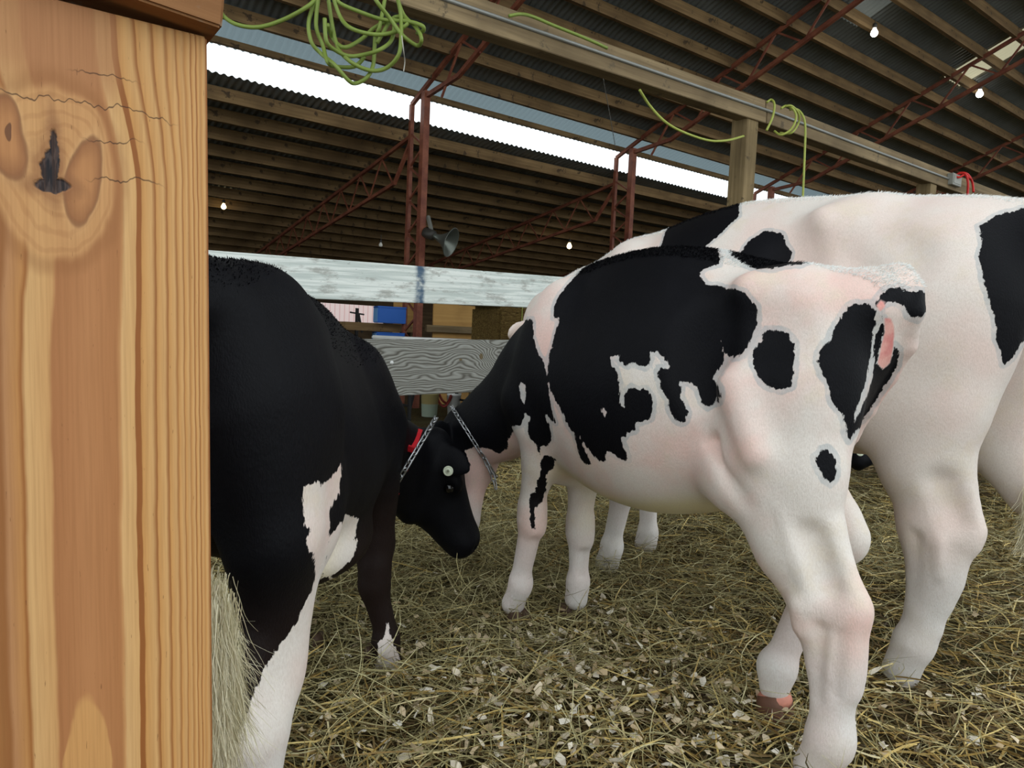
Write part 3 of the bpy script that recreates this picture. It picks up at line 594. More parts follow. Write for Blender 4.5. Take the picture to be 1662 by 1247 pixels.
COWS = {'h':{'prims':[
{'t':'loft','st':[[-0.045,0.9,0.84,0.03,0.5,2,2],[-0.025,0.925,0.79,0.055,0.55,2.2,2],[0.01,0.95,0.72,0.095,0.6,2.4,2],[0.07,0.96,0.6,0.13,0.6,2.3,2.2],[0.16,0.968,0.49,0.165,0.55,2.1,2.2],[0.26,0.99,0.445,0.175,0.5,1.9,2.2],[0.36,1.015,0.41,0.195,0.46,1.8,2.2],[0.47,1.03,0.388,0.212,0.45,1.75,2.2],[0.57,1.03,0.388,0.212,0.45,1.7,2.2],[0.67,1.018,0.405,0.195,0.45,1.65,2.2],[0.76,0.998,0.43,0.165,0.45,1.6,2.1],[0.84,0.955,0.45,0.13,0.45,1.7,2],[0.92,0.9,0.48,0.1,0.45,2,2],[0.98,0.83,0.54,0.065,0.5,2,2]],'k':0.05},
{'t':'rc','a':[0.15,0.09,0.91],'b':[0.2,0.135,0.912],'ra':0.035,'rb':0.026,'k':0.09},
{'t':'rc','a':[-0.018,0.03,0.905],'b':[-0.012,0.052,0.885],'ra':0.03,'rb':0.024,'k':0.05},
{'t':'rc','a':[0.15,-0.09,0.91],'b':[0.2,-0.135,0.912],'ra':0.035,'rb':0.026,'k':0.09},
{'t':'rc','a':[-0.018,-0.03,0.905],'b':[-0.012,-0.052,0.885],'ra':0.03,'rb':0.024,'k':0.05},
{'t':'el','c':[0.13,0.08,0.72],'r':[0.12,0.085,0.2],'k':0.06},
{'t':'el','c':[0.23,-0.07,0.7],'r':[0.13,0.08,0.19],'k':0.06},
{'t':'rc','a':[0.13,0.095,0.7],'b':[0.185,0.125,0.575],'ra':0.11,'rb':0.085,'k':0.05,'n':[0.0,1.0,0.0],'s':0.75},
{'t':'rc','a':[0.095,0.085,0.74],'b':[0.08,0.12,0.56],'ra':0.095,'rb':0.075,'k':0.05,'n':[0.0,1.0,0.0],'s':0.75},
{'t':'rc','a':[0.165,0.125,0.56],'b':[0.09,0.128,0.42],'ra':0.085,'rb':0.066,'k':0.05,'n':[0.0,1.0,0.0],'s':0.8},
{'t':'rc','a':[0.075,0.12,0.56],'b':[0.045,0.128,0.42],'ra':0.075,'rb':0.05,'k':0.04,'n':[0.0,1.0,0.0],'s':0.7},
{'t':'rc','a':[0.08,0.128,0.43],'b':[0.012,0.13,0.31],'ra':0.062,'rb':0.056,'k':0.03,'n':[0.0,1.0,0.0],'s':0.7},
{'t':'rc','a':[0.01,0.125,0.47],'b':[-0.045,0.13,0.347],'ra':0.022,'rb':0.022,'k':0.03},
{'t':'el','c':[-0.046,0.13,0.338],'r':[0.02,0.02,0.028],'k':0.02},
{'t':'rc','a':[-0.008,0.13,0.335],'b':[-0.016,0.13,0.24],'ra':0.056,'rb':0.045,'k':0.025,'n':[0.0,1.0,0.0],'s':0.68},
{'t':'rc','a':[-0.042,0.13,0.33],'b':[-0.047,0.13,0.2],'ra':0.02,'rb':0.018,'k':0.025},
{'t':'rc','a':[-0.01,0.13,0.26],'b':[-0.02,0.13,0.12],'ra':0.044,'rb':0.039,'k':0.03,'n':[0.0,1.0,0.0],'s':0.78},
{'t':'el','c':[-0.02,0.13,0.085],'r':[0.04,0.034,0.042],'k':0.03},
{'t':'rc','a':[-0.016,0.13,0.08],'b':[0.008,0.13,0.02],'ra':0.037,'rb':0.037,'k':0.02,'n':[0.0,1.0,0.0],'s':0.85},
{'t':'rc','a':[0.03,0.168,0.46],'b':[-0.012,0.165,0.375],'ra':0.02,'rb':0.014,'k':0.03,'op':'sub'},
{'t':'rc','a':[0.028,0.092,0.46],'b':[-0.012,0.095,0.375],'ra':0.018,'rb':0.012,'k':0.03,'op':'sub'},
{'t':'rc','a':[-0.036,0.168,0.3],'b':[-0.034,0.164,0.19],'ra':0.007,'rb':0.006,'k':0.015,'op':'sub'},
{'t':'rc','a':[-0.004,0.17,0.3],'b':[0.0,0.163,0.17],'ra':0.01,'rb':0.008,'k':0.02,'op':'sub'},
{'t':'rc','a':[0.085,0.172,0.5],'b':[0.015,0.166,0.33],'ra':0.006,'rb':0.005,'k':0.02},
{'t':'rc','a':[0.04,0.17,0.33],'b':[0.035,0.163,0.29],'ra':0.014,'rb':0.012,'k':0.03},
{'t':'el','c':[0.1,0.185,0.835],'r':[0.07,0.03,0.05],'k':0.05,'op':'sub'},
{'t':'el','c':[0.275,0.175,0.8],'r':[0.05,0.035,0.12],'k':0.06,'op':'sub'},
{'t':'rc','a':[0.19,0.185,0.72],'b':[0.13,0.2,0.6],'ra':0.03,'rb':0.02,'k':0.05},
{'t':'rc','a':[0.235,0.17,0.6],'b':[0.15,0.205,0.5],'ra':0.018,'rb':0.012,'k':0.03,'op':'sub'},
{'t':'rc','a':[0.3,0.08,0.56],'b':[0.22,0.12,0.53],'ra':0.05,'rb':0.05,'k':0.07},
{'t':'rc','a':[0.22,-0.085,0.7],'b':[0.27,-0.1,0.53],'ra':0.1,'rb':0.085,'k':0.05,'n':[0.0,1.0,0.0],'s':0.8},
{'t':'rc','a':[0.23,-0.08,0.7],'b':[0.19,-0.1,0.56],'ra':0.09,'rb':0.075,'k':0.05,'n':[0.0,1.0,0.0],'s':0.7},
{'t':'rc','a':[0.27,-0.1,0.53],'b':[0.11,-0.095,0.435],'ra':0.08,'rb':0.052,'k':0.04,'n':[0.0,1.0,0.0],'s':0.8},
{'t':'rc','a':[0.16,-0.1,0.53],'b':[0.057,-0.085,0.42],'ra':0.045,'rb':0.026,'k':0.04},
{'t':'el','c':[0.062,-0.085,0.4],'r':[0.026,0.025,0.032],'k':0.03},
{'t':'rc','a':[0.082,-0.085,0.395],'b':[0.112,-0.08,0.34],'ra':0.042,'rb':0.038,'k':0.03,'n':[0.0,1.0,0.0],'s':0.8},
{'t':'rc','a':[0.112,-0.08,0.34],'b':[0.1739,-0.03,0.1053],'ra':0.037,'rb':0.031,'k':0.03},
{'t':'el','c':[0.1739,-0.03,0.1053],'r':[0.039,0.034,0.036],'k':0.025},
{'t':'rc','a':[0.1739,-0.03,0.1053],'b':[0.1736,-0.025,0.061],'ra':0.035,'rb':0.032,'k':0.02},
{'t':'el','c':[0.78,0.1,0.71],'r':[0.12,0.07,0.22],'k':0.07},
{'t':'rc','a':[0.77,0.065,0.89],'b':[0.86,0.1,0.63],'ra':0.05,'rb':0.065,'k':0.07},
{'t':'rc','a':[0.88,0.105,0.62],'b':[0.81,0.11,0.55],'ra':0.06,'rb':0.055,'k':0.05},
{'t':'el','c':[0.78,-0.1,0.71],'r':[0.12,0.07,0.22],'k':0.07},
{'t':'rc','a':[0.77,-0.065,0.89],'b':[0.86,-0.1,0.63],'ra':0.05,'rb':0.065,'k':0.07},
{'t':'rc','a':[0.88,-0.105,0.62],'b':[0.81,-0.11,0.55],'ra':0.06,'rb':0.055,'k':0.05},
{'t':'rc','a':[0.8149,0.095,0.6064],'b':[0.8199,0.095,0.4664],'ra':0.064,'rb':0.05,'k':0.04,'n':[0.0,1.0,0.0],'s':0.85},
{'t':'rc','a':[0.8149,0.095,0.4864],'b':[0.8529,0.09,0.3433],'ra':0.052,'rb':0.037,'k':0.03,'n':[0.0,1.0,0.0],'s':0.9},
{'t':'el','c':[0.8529,0.09,0.3033],'r':[0.039,0.036,0.05],'k':0.03},
{'t':'rc','a':[0.8489,0.09,0.2833],'b':[0.8847,0.088,0.1275],'ra':0.033,'rb':0.027,'k':0.025},
{'t':'el','c':[0.8847,0.088,0.0975],'r':[0.029,0.028,0.036],'k':0.03},
{'t':'rc','a':[0.8847,0.088,0.0975],'b':[0.9124,0.088,0.035],'ra':0.03,'rb':0.034,'k':0.02},
{'t':'rc','a':[0.815,-0.075,0.56],'b':[0.82,-0.075,0.42],'ra':0.064,'rb':0.05,'k':0.04,'n':[0.0,1.0,0.0],'s':0.85},
{'t':'rc','a':[0.815,-0.075,0.44],'b':[0.8233,-0.075,0.2915],'ra':0.052,'rb':0.037,'k':0.03,'n':[0.0,1.0,0.0],'s':0.9},
{'t':'el','c':[0.8233,-0.075,0.2515],'r':[0.039,0.036,0.05],'k':0.03},
{'t':'rc','a':[0.8193,-0.075,0.2315],'b':[0.8166,-0.075,0.119],'ra':0.033,'rb':0.027,'k':0.025},
{'t':'el','c':[0.8166,-0.075,0.089],'r':[0.029,0.028,0.036],'k':0.03},
{'t':'rc','a':[0.8166,-0.075,0.089],'b':[0.8208,-0.075,0.0436],'ra':0.03,'rb':0.034,'k':0.02},
{'t':'rc','a':[0.8409,0.09,0.3333],'b':[0.8329,0.09,0.2733],'ra':0.03,'rb':0.026,'k':0.02},
{'t':'rc','a':[0.8189,0.102,0.2433],'b':[0.8229,0.102,0.1733],'ra':0.008,'rb':0.007,'k':0.012,'op':'sub'},
{'t':'rc','a':[0.8113,-0.075,0.2815],'b':[0.8033,-0.075,0.2215],'ra':0.03,'rb':0.026,'k':0.02},
{'t':'rc','a':[0.7893,-0.063,0.1915],'b':[0.7933,-0.063,0.1215],'ra':0.008,'rb':0.007,'k':0.012,'op':'sub'},
{'t':'rc','a':[0.9,0.0,0.56],'b':[0.845,0.0,0.425],'ra':0.075,'rb':0.03,'k':0.05},
{'t':'rc','a':[0.94,0.0,0.6],'b':[0.82,0.0,0.47],'ra':0.09,'rb':0.06,'k':0.06},
{'t':'rc','a':[0.8,0.0,0.77],'b':[0.95,0.0,0.665],'ra':0.165,'rb':0.14,'k':0.06,'n':[0.0,1.0,0.0],'s':0.7},
{'t':'rc','a':[0.95,0.0,0.665],'b':[1.1,0.01,0.55],'ra':0.14,'rb':0.108,'k':0.06,'n':[0.0,1.0,0.0],'s':0.7},
{'t':'rc','a':[1.1,0.01,0.55],'b':[1.25,0.03,0.48],'ra':0.108,'rb':0.09,'k':0.06,'n':[0.0,1.0,0.0],'s':0.7},
{'t':'rc','a':[0.92,0.0,0.6],'b':[1.04,0.0,0.53],'ra':0.1,'rb':0.06,'k':0.06,'n':[0.0,1.0,0.0],'s':0.7},
{'t':'rc','a':[1.04,0.0,0.53],'b':[1.17,0.02,0.44],'ra':0.06,'rb':0.05,'k':0.06,'n':[0.0,1.0,0.0],'s':0.7},
{'t':'el','c':[1.2507,0.0313,0.4128],'r':[0.0972,0.0738,0.072],'k':0.03,'R':[[-0.2784,0.1546,-0.9479],[0.3119,-0.9189,-0.2415],[0.9084,0.3629,-0.2076]]},
{'t':'rc','a':[1.2525,0.0397,0.3833],'b':[1.2029,0.0735,0.1907],'ra':0.0594,'rb':0.0389,'k':0.03,'n':[0.3119,-0.9189,-0.2415],'s':0.95},
{'t':'el','c':[1.1924,0.0731,0.1785],'r':[0.0414,0.0558,0.045],'k':0.03,'R':[[-0.2784,0.1546,-0.9479],[0.3119,-0.9189,-0.2415],[0.9084,0.3629,-0.2076]]},
{'t':'el','c':[1.1723,0.0718,0.1576],'r':[0.018,0.0432,0.0288],'k':0.02,'R':[[-0.2784,0.1546,-0.9479],[0.3119,-0.9189,-0.2415],[0.9084,0.3629,-0.2076]]},
{'t':'rc','a':[1.1893,0.003,0.4414],'b':[1.175,0.0547,0.2262],'ra':0.036,'rb':0.027,'k':0.05,'n':[0.3119,-0.9189,-0.2415],'s':1.25},
{'t':'el','c':[1.1969,0.0175,0.396],'r':[0.072,0.0594,0.0612],'k':0.04,'R':[[-0.2784,0.1546,-0.9479],[0.3119,-0.9189,-0.2415],[0.9084,0.3629,-0.2076]]},
{'t':'el','c':[1.2879,-0.0024,0.3432],'r':[0.0306,0.0198,0.0216],'k':0.025,'R':[[-0.2784,0.1546,-0.9479],[0.3119,-0.9189,-0.2415],[0.9084,0.3629,-0.2076]]},
{'t':'el','c':[1.2703,-0.0221,0.3357],'r':[0.0144,0.009,0.0115],'k':0.015,'R':[[-0.2784,0.1546,-0.9479],[0.3119,-0.9189,-0.2415],[0.9084,0.3629,-0.2076]],'op':'sub'},
{'t':'el','c':[1.2177,0.0608,0.1463],'r':[0.0079,0.0108,0.0072],'k':0.012,'R':[[-0.2784,0.1546,-0.9479],[0.3119,-0.9189,-0.2415],[0.9084,0.3629,-0.2076]],'op':'sub'},
{'t':'el','c':[1.303,-0.1011,0.4262],'r':[0.0822,0.0414,0.0126],'k':0.03,'R':[[0.0762,-0.9502,-0.3021],[0.3141,-0.2647,0.9117],[-0.9463,-0.1644,0.2783]]},
{'t':'el','c':[1.2509,0.1068,0.3719],'r':[0.0306,0.0198,0.0216],'k':0.025,'R':[[-0.2784,0.1546,-0.9479],[0.3119,-0.9189,-0.2415],[0.9084,0.3629,-0.2076]]},
{'t':'el','c':[1.2242,0.1136,0.3714],'r':[0.0144,0.009,0.0115],'k':0.015,'R':[[-0.2784,0.1546,-0.9479],[0.3119,-0.9189,-0.2415],[0.9084,0.3629,-0.2076]],'op':'sub'},
{'t':'el','c':[1.2008,0.1104,0.1593],'r':[0.0079,0.0108,0.0072],'k':0.012,'R':[[-0.2784,0.1546,-0.9479],[0.3119,-0.9189,-0.2415],[0.9084,0.3629,-0.2076]],'op':'sub'},
{'t':'el','c':[1.2189,0.1466,0.4913],'r':[0.0822,0.0414,0.0126],'k':0.03,'R':[[-0.5288,0.8323,0.1663],[-0.2386,0.0422,-0.9702],[-0.8145,-0.5528,0.1763]]},
{'t':'el','c':[1.2904,0.028,0.4766],'r':[0.0288,0.0432,0.0324],'k':0.04,'R':[[-0.2784,0.1546,-0.9479],[0.3119,-0.9189,-0.2415],[0.9084,0.3629,-0.2076]]},
{'t':'el','c':[0.18,0.0,0.47],'r':[0.08,0.06,0.05],'k':0.05},
{'t':'rc','a':[0.0217,0.0,0.9281],'b':[-0.0196,0.0,0.9393],'ra':0.033,'rb':0.026,'k':0.012},
{'t':'rc','a':[-0.0196,0.0,0.9393],'b':[-0.0409,0.0,0.9138],'ra':0.026,'rb':0.024,'k':0.012},
{'t':'rc','a':[-0.0409,0.0,0.9138],'b':[-0.0479,0.0,0.8786],'ra':0.024,'rb':0.022,'k':0.012},
{'t':'rc','a':[-0.0479,0.0,0.8786],'b':[-0.0332,-0.03,0.8163],'ra':0.022,'rb':0.019,'k':0.012},
{'t':'rc','a':[-0.0332,-0.03,0.8163],'b':[0.0029,-0.05,0.7527],'ra':0.019,'rb':0.017,'k':0.012},
{'t':'rc','a':[0.0029,-0.05,0.7527],'b':[0.0392,-0.06,0.6842],'ra':0.017,'rb':0.015,'k':0.012},
{'t':'rc','a':[0.0392,-0.06,0.6842],'b':[0.0698,-0.07,0.6282],'ra':0.015,'rb':0.014,'k':0.012},
{'t':'rc','a':[0.0698,-0.07,0.6282],'b':[0.1253,-0.09,0.5074],'ra':0.014,'rb':0.013,'k':0.012}],'ux':[-0.8115,-0.5844,0.0],'d':[-0.5844,0.8115,0.0],'origin':[0.6971,1.3515,0.0],'yaw':2.2864,'black':[[[-0.6533,0.9501],[-0.641,0.9772],[-0.6312,1.0061],[-0.6025,1.0185],[-0.5735,1.0294],[-0.5442,1.0383],[-0.5216,1.041],[-0.4989,1.0428],[-0.4767,1.0448],[-0.4548,1.0462],[-0.4331,1.0468],[-0.4122,1.0485],[-0.3917,1.0491],[-0.3686,1.0457],[-0.3458,1.0438],[-0.3236,1.0386],[-0.3019,1.0344],[-0.2992,0.9912],[-0.3011,0.9721],[-0.3253,0.9667],[-0.3388,0.9556],[-0.3357,0.9396],[-0.3209,0.9226],[-0.3049,0.9253],[-0.2871,0.9166],[-0.2751,0.9134],[-0.2589,0.9051],[-0.2433,0.8894],[-0.2305,0.8732],[-0.2289,0.8526],[-0.2326,0.8304],[-0.2387,0.815],[-0.2438,0.7974],[-0.2526,0.7846],[-0.2662,0.7775],[-0.2765,0.7788],[-0.2848,0.791],[-0.2889,0.8067],[-0.2849,0.7886],[-0.2822,0.7679],[-0.2918,0.7489],[-0.3023,0.738],[-0.2977,0.7246],[-0.2904,0.7166],[-0.2884,0.7008],[-0.2915,0.6878],[-0.3093,0.6723],[-0.32,0.6809],[-0.3294,0.7069],[-0.3463,0.7187],[-0.3662,0.7194],[-0.3637,0.7038],[-0.3654,0.6873],[-0.356,0.6766],[-0.3467,0.6579],[-0.3493,0.6414],[-0.3583,0.635],[-0.3729,0.6414],[-0.3862,0.6628],[-0.389,0.683],[-0.4034,0.6975],[-0.408,0.7166],[-0.4144,0.7351],[-0.4095,0.7465],[-0.3911,0.7439],[-0.3954,0.7596],[-0.4098,0.7747],[-0.4209,0.7831],[-0.4333,0.7774],[-0.4301,0.7643],[-0.4343,0.751],[-0.4421,0.7454],[-0.4559,0.7489],[-0.4701,0.7548],[-0.48,0.7454],[-0.4882,0.747],[-0.4994,0.7566],[-0.5006,0.7694],[-0.5219,0.759],[-0.5191,0.7429],[-0.5045,0.7328],[-0.497,0.7054],[-0.4923,0.675],[-0.4936,0.6606],[-0.4807,0.6497],[-0.4816,0.6846],[-0.469,0.7006],[-0.4526,0.695],[-0.4359,0.6991],[-0.4255,0.687],[-0.4197,0.667],[-0.4224,0.6366],[-0.4436,0.6263],[-0.4586,0.6254],[-0.4549,0.6059],[-0.4711,0.5989],[-0.4774,0.5887],[-0.4877,0.5869],[-0.4758,0.5614],[-0.469,0.5351],[-0.4883,0.5363],[-0.5008,0.5438],[-0.5179,0.5486],[-0.5251,0.5196],[-0.5425,0.5217],[-0.5615,0.5382],[-0.5753,0.555],[-0.5885,0.5723],[-0.5791,0.5488],[-0.5673,0.5293],[-0.5567,0.5041],[-0.5726,0.501],[-0.5881,0.5166],[-0.5968,0.5501],[-0.6034,0.5749],[-0.6222,0.5913],[-0.6357,0.6176],[-0.6521,0.6349],[-0.6657,0.6519],[-0.6787,0.6734],[-0.6903,0.7054],[-0.6888,0.7413],[-0.6861,0.759],[-0.6809,0.7819],[-0.6774,0.8061],[-0.6728,0.8325],[-0.6714,0.8493],[-0.6874,0.8498],[-0.6887,0.879],[-0.6805,0.9049],[-0.6673,0.9229],[-0.6568,0.9417]],[[-0.2076,0.8335],[-0.1918,0.8334],[-0.1777,0.8286],[-0.1646,0.8111],[-0.1641,0.7897],[-0.1649,0.7654],[-0.1667,0.7487],[-0.1688,0.731],[-0.1835,0.723],[-0.2024,0.7246],[-0.2169,0.7327],[-0.2273,0.7511],[-0.2353,0.7744],[-0.233,0.7941],[-0.2194,0.8108],[-0.2172,0.8254]],[[-0.0676,0.8865],[-0.056,0.8847],[-0.0449,0.8862],[-0.0339,0.8757],[-0.0302,0.8667],[-0.0311,0.8434],[-0.0306,0.8253],[-0.03,0.8044],[-0.0336,0.775],[-0.0374,0.7534],[-0.0404,0.735],[-0.0507,0.7054],[-0.0594,0.6846],[-0.0556,0.6686],[-0.064,0.6486],[-0.0702,0.6493],[-0.074,0.6686],[-0.0756,0.6814],[-0.0931,0.6993],[-0.1016,0.711],[-0.1062,0.7374],[-0.1198,0.7565],[-0.126,0.7752],[-0.1258,0.7898],[-0.1173,0.8101],[-0.1085,0.8136],[-0.1029,0.8345],[-0.0913,0.8528],[-0.0811,0.8759]],[[-0.018,0.8627],[-0.0104,0.8384],[-0.0147,0.8069],[-0.0167,0.7798],[0.0012,0.77],[0.0141,0.7815],[0.0145,0.7996],[0.0134,0.815],[0.0275,0.8051],[0.0337,0.7757],[0.0247,0.7461],[0.0185,0.7279],[0.0124,0.7091],[0.006,0.695],[-0.0002,0.6795],[-0.0061,0.6626],[-0.0498,0.6574],[-0.0626,0.639],[-0.0683,0.6469],[-0.0578,0.6686],[-0.0474,0.687],[-0.0406,0.703],[-0.0325,0.7166],[-0.0259,0.735],[-0.0199,0.751],[-0.0203,0.7804],[-0.0268,0.809],[-0.0215,0.8378]],[[-0.1028,0.6229],[-0.0938,0.615],[-0.0868,0.6034],[-0.0852,0.5829],[-0.0889,0.5694],[-0.0942,0.5614],[-0.1052,0.5694],[-0.1139,0.583],[-0.1218,0.599],[-0.1226,0.6064],[-0.1148,0.6109],[-0.1111,0.6203]],[[-0.2757,0.9965],[-0.2607,0.9831],[-0.2458,0.97],[-0.2241,0.9537],[-0.203,0.9531],[-0.1836,0.9596],[-0.1566,0.962],[-0.1366,0.9717],[-0.1538,0.9823],[-0.1702,0.9935],[-0.1774,1.0137],[-0.1988,1.0207],[-0.2198,1.029],[-0.2382,1.0288],[-0.2565,1.0292],[-0.2754,1.0294]],[[-0.7502,0.8446],[-0.744,0.8206],[-0.7391,0.7966],[-0.7236,0.7614],[-0.6981,0.7308],[-0.692,0.7086],[-0.6864,0.6814],[-0.6777,0.6494],[-0.6698,0.6174],[-0.6589,0.5906],[-0.6707,0.591],[-0.6856,0.607],[-0.6938,0.6032],[-0.6772,0.575],[-0.6745,0.5416],[-0.688,0.5217],[-0.7032,0.5208],[-0.7118,0.4942],[-0.7154,0.4989],[-0.719,0.519],[-0.7394,0.5365],[-0.7455,0.5534],[-0.7387,0.5935],[-0.7533,0.6015],[-0.7624,0.5695],[-0.7978,0.5543],[-0.8433,0.497],[-0.8482,0.4683],[-0.8788,0.446],[-0.9213,0.4588],[-0.9431,0.455],[-0.9689,0.4545],[-1.0018,0.4366],[-0.9885,0.4126],[-0.9788,0.3965],[-0.9994,0.375],[-1.0121,0.3181],[-1.0131,0.2799],[-1.0129,0.2434],[-1.0115,0.2179],[-1.009,0.1909],[-1.0071,0.1696],[-1.0217,0.1288],[-1.0237,0.0976],[-1.0235,0.0686],[-1.0502,0.0689],[-1.0822,0.0637],[-1.1124,0.0604],[-1.1406,0.0592],[-1.169,0.0579],[-1.1952,0.0585],[-1.2235,0.0572],[-1.2492,0.0581],[-1.2773,0.0568],[-1.279,0.0842],[-1.2806,0.1116],[-1.2823,0.139],[-1.2825,0.1673],[-1.2913,0.19],[-1.2935,0.2172],[-1.2983,0.2429],[-1.2999,0.2706],[-1.3024,0.2978],[-1.3041,0.3255],[-1.3058,0.3532],[-1.2564,0.4037],[-1.2567,0.4305],[-1.2582,0.4566],[-1.2605,0.4825],[-1.2621,0.5087],[-1.2636,0.5349],[-1.2647,0.5612],[-1.2663,0.5874],[-1.2461,0.6007],[-1.2211,0.6151],[-1.1985,0.629],[-1.1771,0.6428],[-1.1548,0.6568],[-1.1806,0.6627],[-1.1401,0.6804],[-1.106,0.6984],[-1.073,0.7159],[-1.0431,0.7327],[-1.0058,0.7498],[-0.9799,0.7656],[-0.9534,0.7812],[-0.9272,0.7967],[-0.9027,0.8068],[-0.8762,0.8168],[-0.8507,0.8267],[-0.8163,0.8433]],[[-0.6963,0.4953],[-0.6654,0.4859],[-0.6815,0.4538],[-0.6947,0.4402],[-0.7006,0.391],[-0.7114,0.3534],[-0.7283,0.3374],[-0.725,0.3058],[-0.725,0.279],[-0.7347,0.2822],[-0.7382,0.3089],[-0.7438,0.3486],[-0.7415,0.3752],[-0.7274,0.3821],[-0.7219,0.4127],[-0.7115,0.4361],[-0.7091,0.4774]],[[-0.0331,0.8856],[-0.0278,0.9004],[-0.0135,0.9129],[0.0051,0.9185],[0.0299,0.9128],[0.0621,0.9139],[0.0638,0.8961],[0.064,0.878],[0.0488,0.8645],[0.0292,0.869],[0.0195,0.8829],[0.0026,0.8926],[-0.0146,0.8894],[-0.0238,0.8819]]],'white':[[[-0.7763,0.679],[-0.7559,0.679],[-0.7549,0.6494],[-0.7538,0.6206],[-0.77,0.639]],[[-0.5313,0.647],[-0.5204,0.639],[-0.5285,0.6254],[-0.5357,0.639]]],'pink':[[[-0.0164,0.8632],[-0.0035,0.8629],[0.0076,0.8443],[0.0115,0.8206],[0.0145,0.7996],[0.0152,0.7801],[0.0012,0.7674],[-0.013,0.7783],[-0.013,0.8086],[-0.0104,0.8384]],[[-0.0321,0.8838],[-0.0252,0.8952],[-0.0146,0.8894],[-0.0175,0.8797],[-0.0254,0.8731]]],'head':{'f':[-0.2784,0.1546,-0.9479],'u':[0.9084,0.3629,-0.2076],'s':[0.3119,-0.9189,-0.2415],'P':[1.3251,0.04,0.4759],'L':0.36},'swing':[0.1742,-0.027,0.0156]},'b':{'prims':[
{'t':'loft','st':[[-0.25,1.11,1.0,0.04,0.5,2,2],[-0.2,1.155,0.93,0.09,0.55,2.2,2],[-0.1,1.185,0.8,0.15,0.6,2.4,2],[0.02,1.205,0.68,0.19,0.6,2.3,2.2],[0.15,1.218,0.535,0.22,0.55,2.1,2.2],[0.3,1.238,0.51,0.235,0.5,2.0,2.2],[0.45,1.25,0.5,0.26,0.45,1.9,2.2],[0.6,1.255,0.47,0.28,0.45,1.8,2.2],[0.75,1.235,0.47,0.28,0.45,1.75,2.2],[0.9,1.2,0.49,0.25,0.45,1.7,2.1],[1.02,1.165,0.53,0.21,0.45,1.7,2],[1.12,1.125,0.56,0.17,0.45,1.8,2],[1.22,1.06,0.62,0.12,0.5,2,2],[1.28,1.0,0.7,0.06,0.5,2,2]],'k':0.05},
{'t':'rc','a':[0.2,0.1,1.145],'b':[0.27,0.18,1.14],'ra':0.045,'rb':0.03,'k':0.11},
{'t':'rc','a':[-0.19,0.05,1.1],'b':[-0.195,0.085,1.07],'ra':0.035,'rb':0.03,'k':0.06},
{'t':'rc','a':[0.2,-0.1,1.145],'b':[0.27,-0.18,1.14],'ra':0.045,'rb':0.03,'k':0.11},
{'t':'rc','a':[-0.19,-0.05,1.1],'b':[-0.195,-0.085,1.07],'ra':0.035,'rb':0.03,'k':0.06},
{'t':'el','c':[0.02,0.12,0.88],'r':[0.19,0.115,0.25],'k':0.07},
{'t':'el','c':[0.0,-0.12,0.88],'r':[0.19,0.115,0.25],'k':0.07},
{'t':'rc','a':[0.05,0.13,0.88],'b':[0.1,0.155,0.7],'ra':0.14,'rb':0.11,'k':0.06,'n':[0.0,1.0,0.0],'s':0.75},
{'t':'rc','a':[-0.05,0.12,0.92],'b':[-0.03,0.145,0.68],'ra':0.13,'rb':0.105,'k':0.06,'n':[0.0,1.0,0.0],'s':0.75},
{'t':'rc','a':[0.08,0.155,0.69],'b':[0.01,0.155,0.53],'ra':0.105,'rb':0.09,'k':0.06,'n':[0.0,1.0,0.0],'s':0.78},
{'t':'rc','a':[-0.02,0.15,0.67],'b':[-0.035,0.15,0.5],'ra':0.1,'rb':0.07,'k':0.05,'n':[0.0,1.0,0.0],'s':0.7},
{'t':'rc','a':[0.0,0.152,0.54],'b':[-0.035,0.15,0.37],'ra':0.085,'rb':0.068,'k':0.03,'n':[0.0,1.0,0.0],'s':0.7},
{'t':'rc','a':[-0.085,0.15,0.55],'b':[-0.125,0.15,0.4],'ra':0.022,'rb':0.026,'k':0.03},
{'t':'el','c':[-0.123,0.15,0.375],'r':[0.026,0.026,0.04],'k':0.02},
{'t':'rc','a':[-0.04,0.15,0.38],'b':[-0.055,0.15,0.27],'ra':0.075,'rb':0.055,'k':0.03,'n':[0.0,1.0,0.0],'s':0.68},
{'t':'rc','a':[-0.104,0.15,0.37],'b':[-0.075,0.15,0.2],'ra':0.022,'rb':0.016,'k':0.035},
{'t':'rc','a':[-0.048,0.15,0.3],'b':[-0.036,0.15,0.14],'ra':0.054,'rb':0.047,'k':0.03,'n':[0.0,1.0,0.0],'s':0.75},
{'t':'el','c':[-0.022,0.15,0.085],'r':[0.046,0.042,0.05],'k':0.03},
{'t':'rc','a':[-0.015,0.15,0.08],'b':[0.005,0.15,0.0],'ra':0.044,'rb':0.045,'k':0.02,'n':[0.0,1.0,0.0],'s':0.85},
{'t':'rc','a':[-0.066,0.208,0.5],'b':[-0.105,0.205,0.42],'ra':0.018,'rb':0.016,'k':0.05,'op':'sub'},
{'t':'rc','a':[-0.062,0.1,0.52],'b':[-0.105,0.1,0.42],'ra':0.022,'rb':0.016,'k':0.03,'op':'sub'},
{'t':'rc','a':[-0.02,0.205,0.36],'b':[-0.02,0.2,0.2],'ra':0.012,'rb':0.01,'k':0.02,'op':'sub'},
{'t':'rc','a':[-0.07,0.198,0.36],'b':[-0.075,0.19,0.28],'ra':0.01,'rb':0.008,'k':0.02},
{'t':'el','c':[0.1,0.225,1.03],'r':[0.09,0.04,0.07],'k':0.07,'op':'sub'},
{'t':'el','c':[0.33,0.235,0.98],'r':[0.06,0.04,0.16],'k':0.08,'op':'sub'},
{'t':'rc','a':[0.22,0.12,1.13],'b':[0.05,0.17,0.98],'ra':0.035,'rb':0.03,'k':0.06},
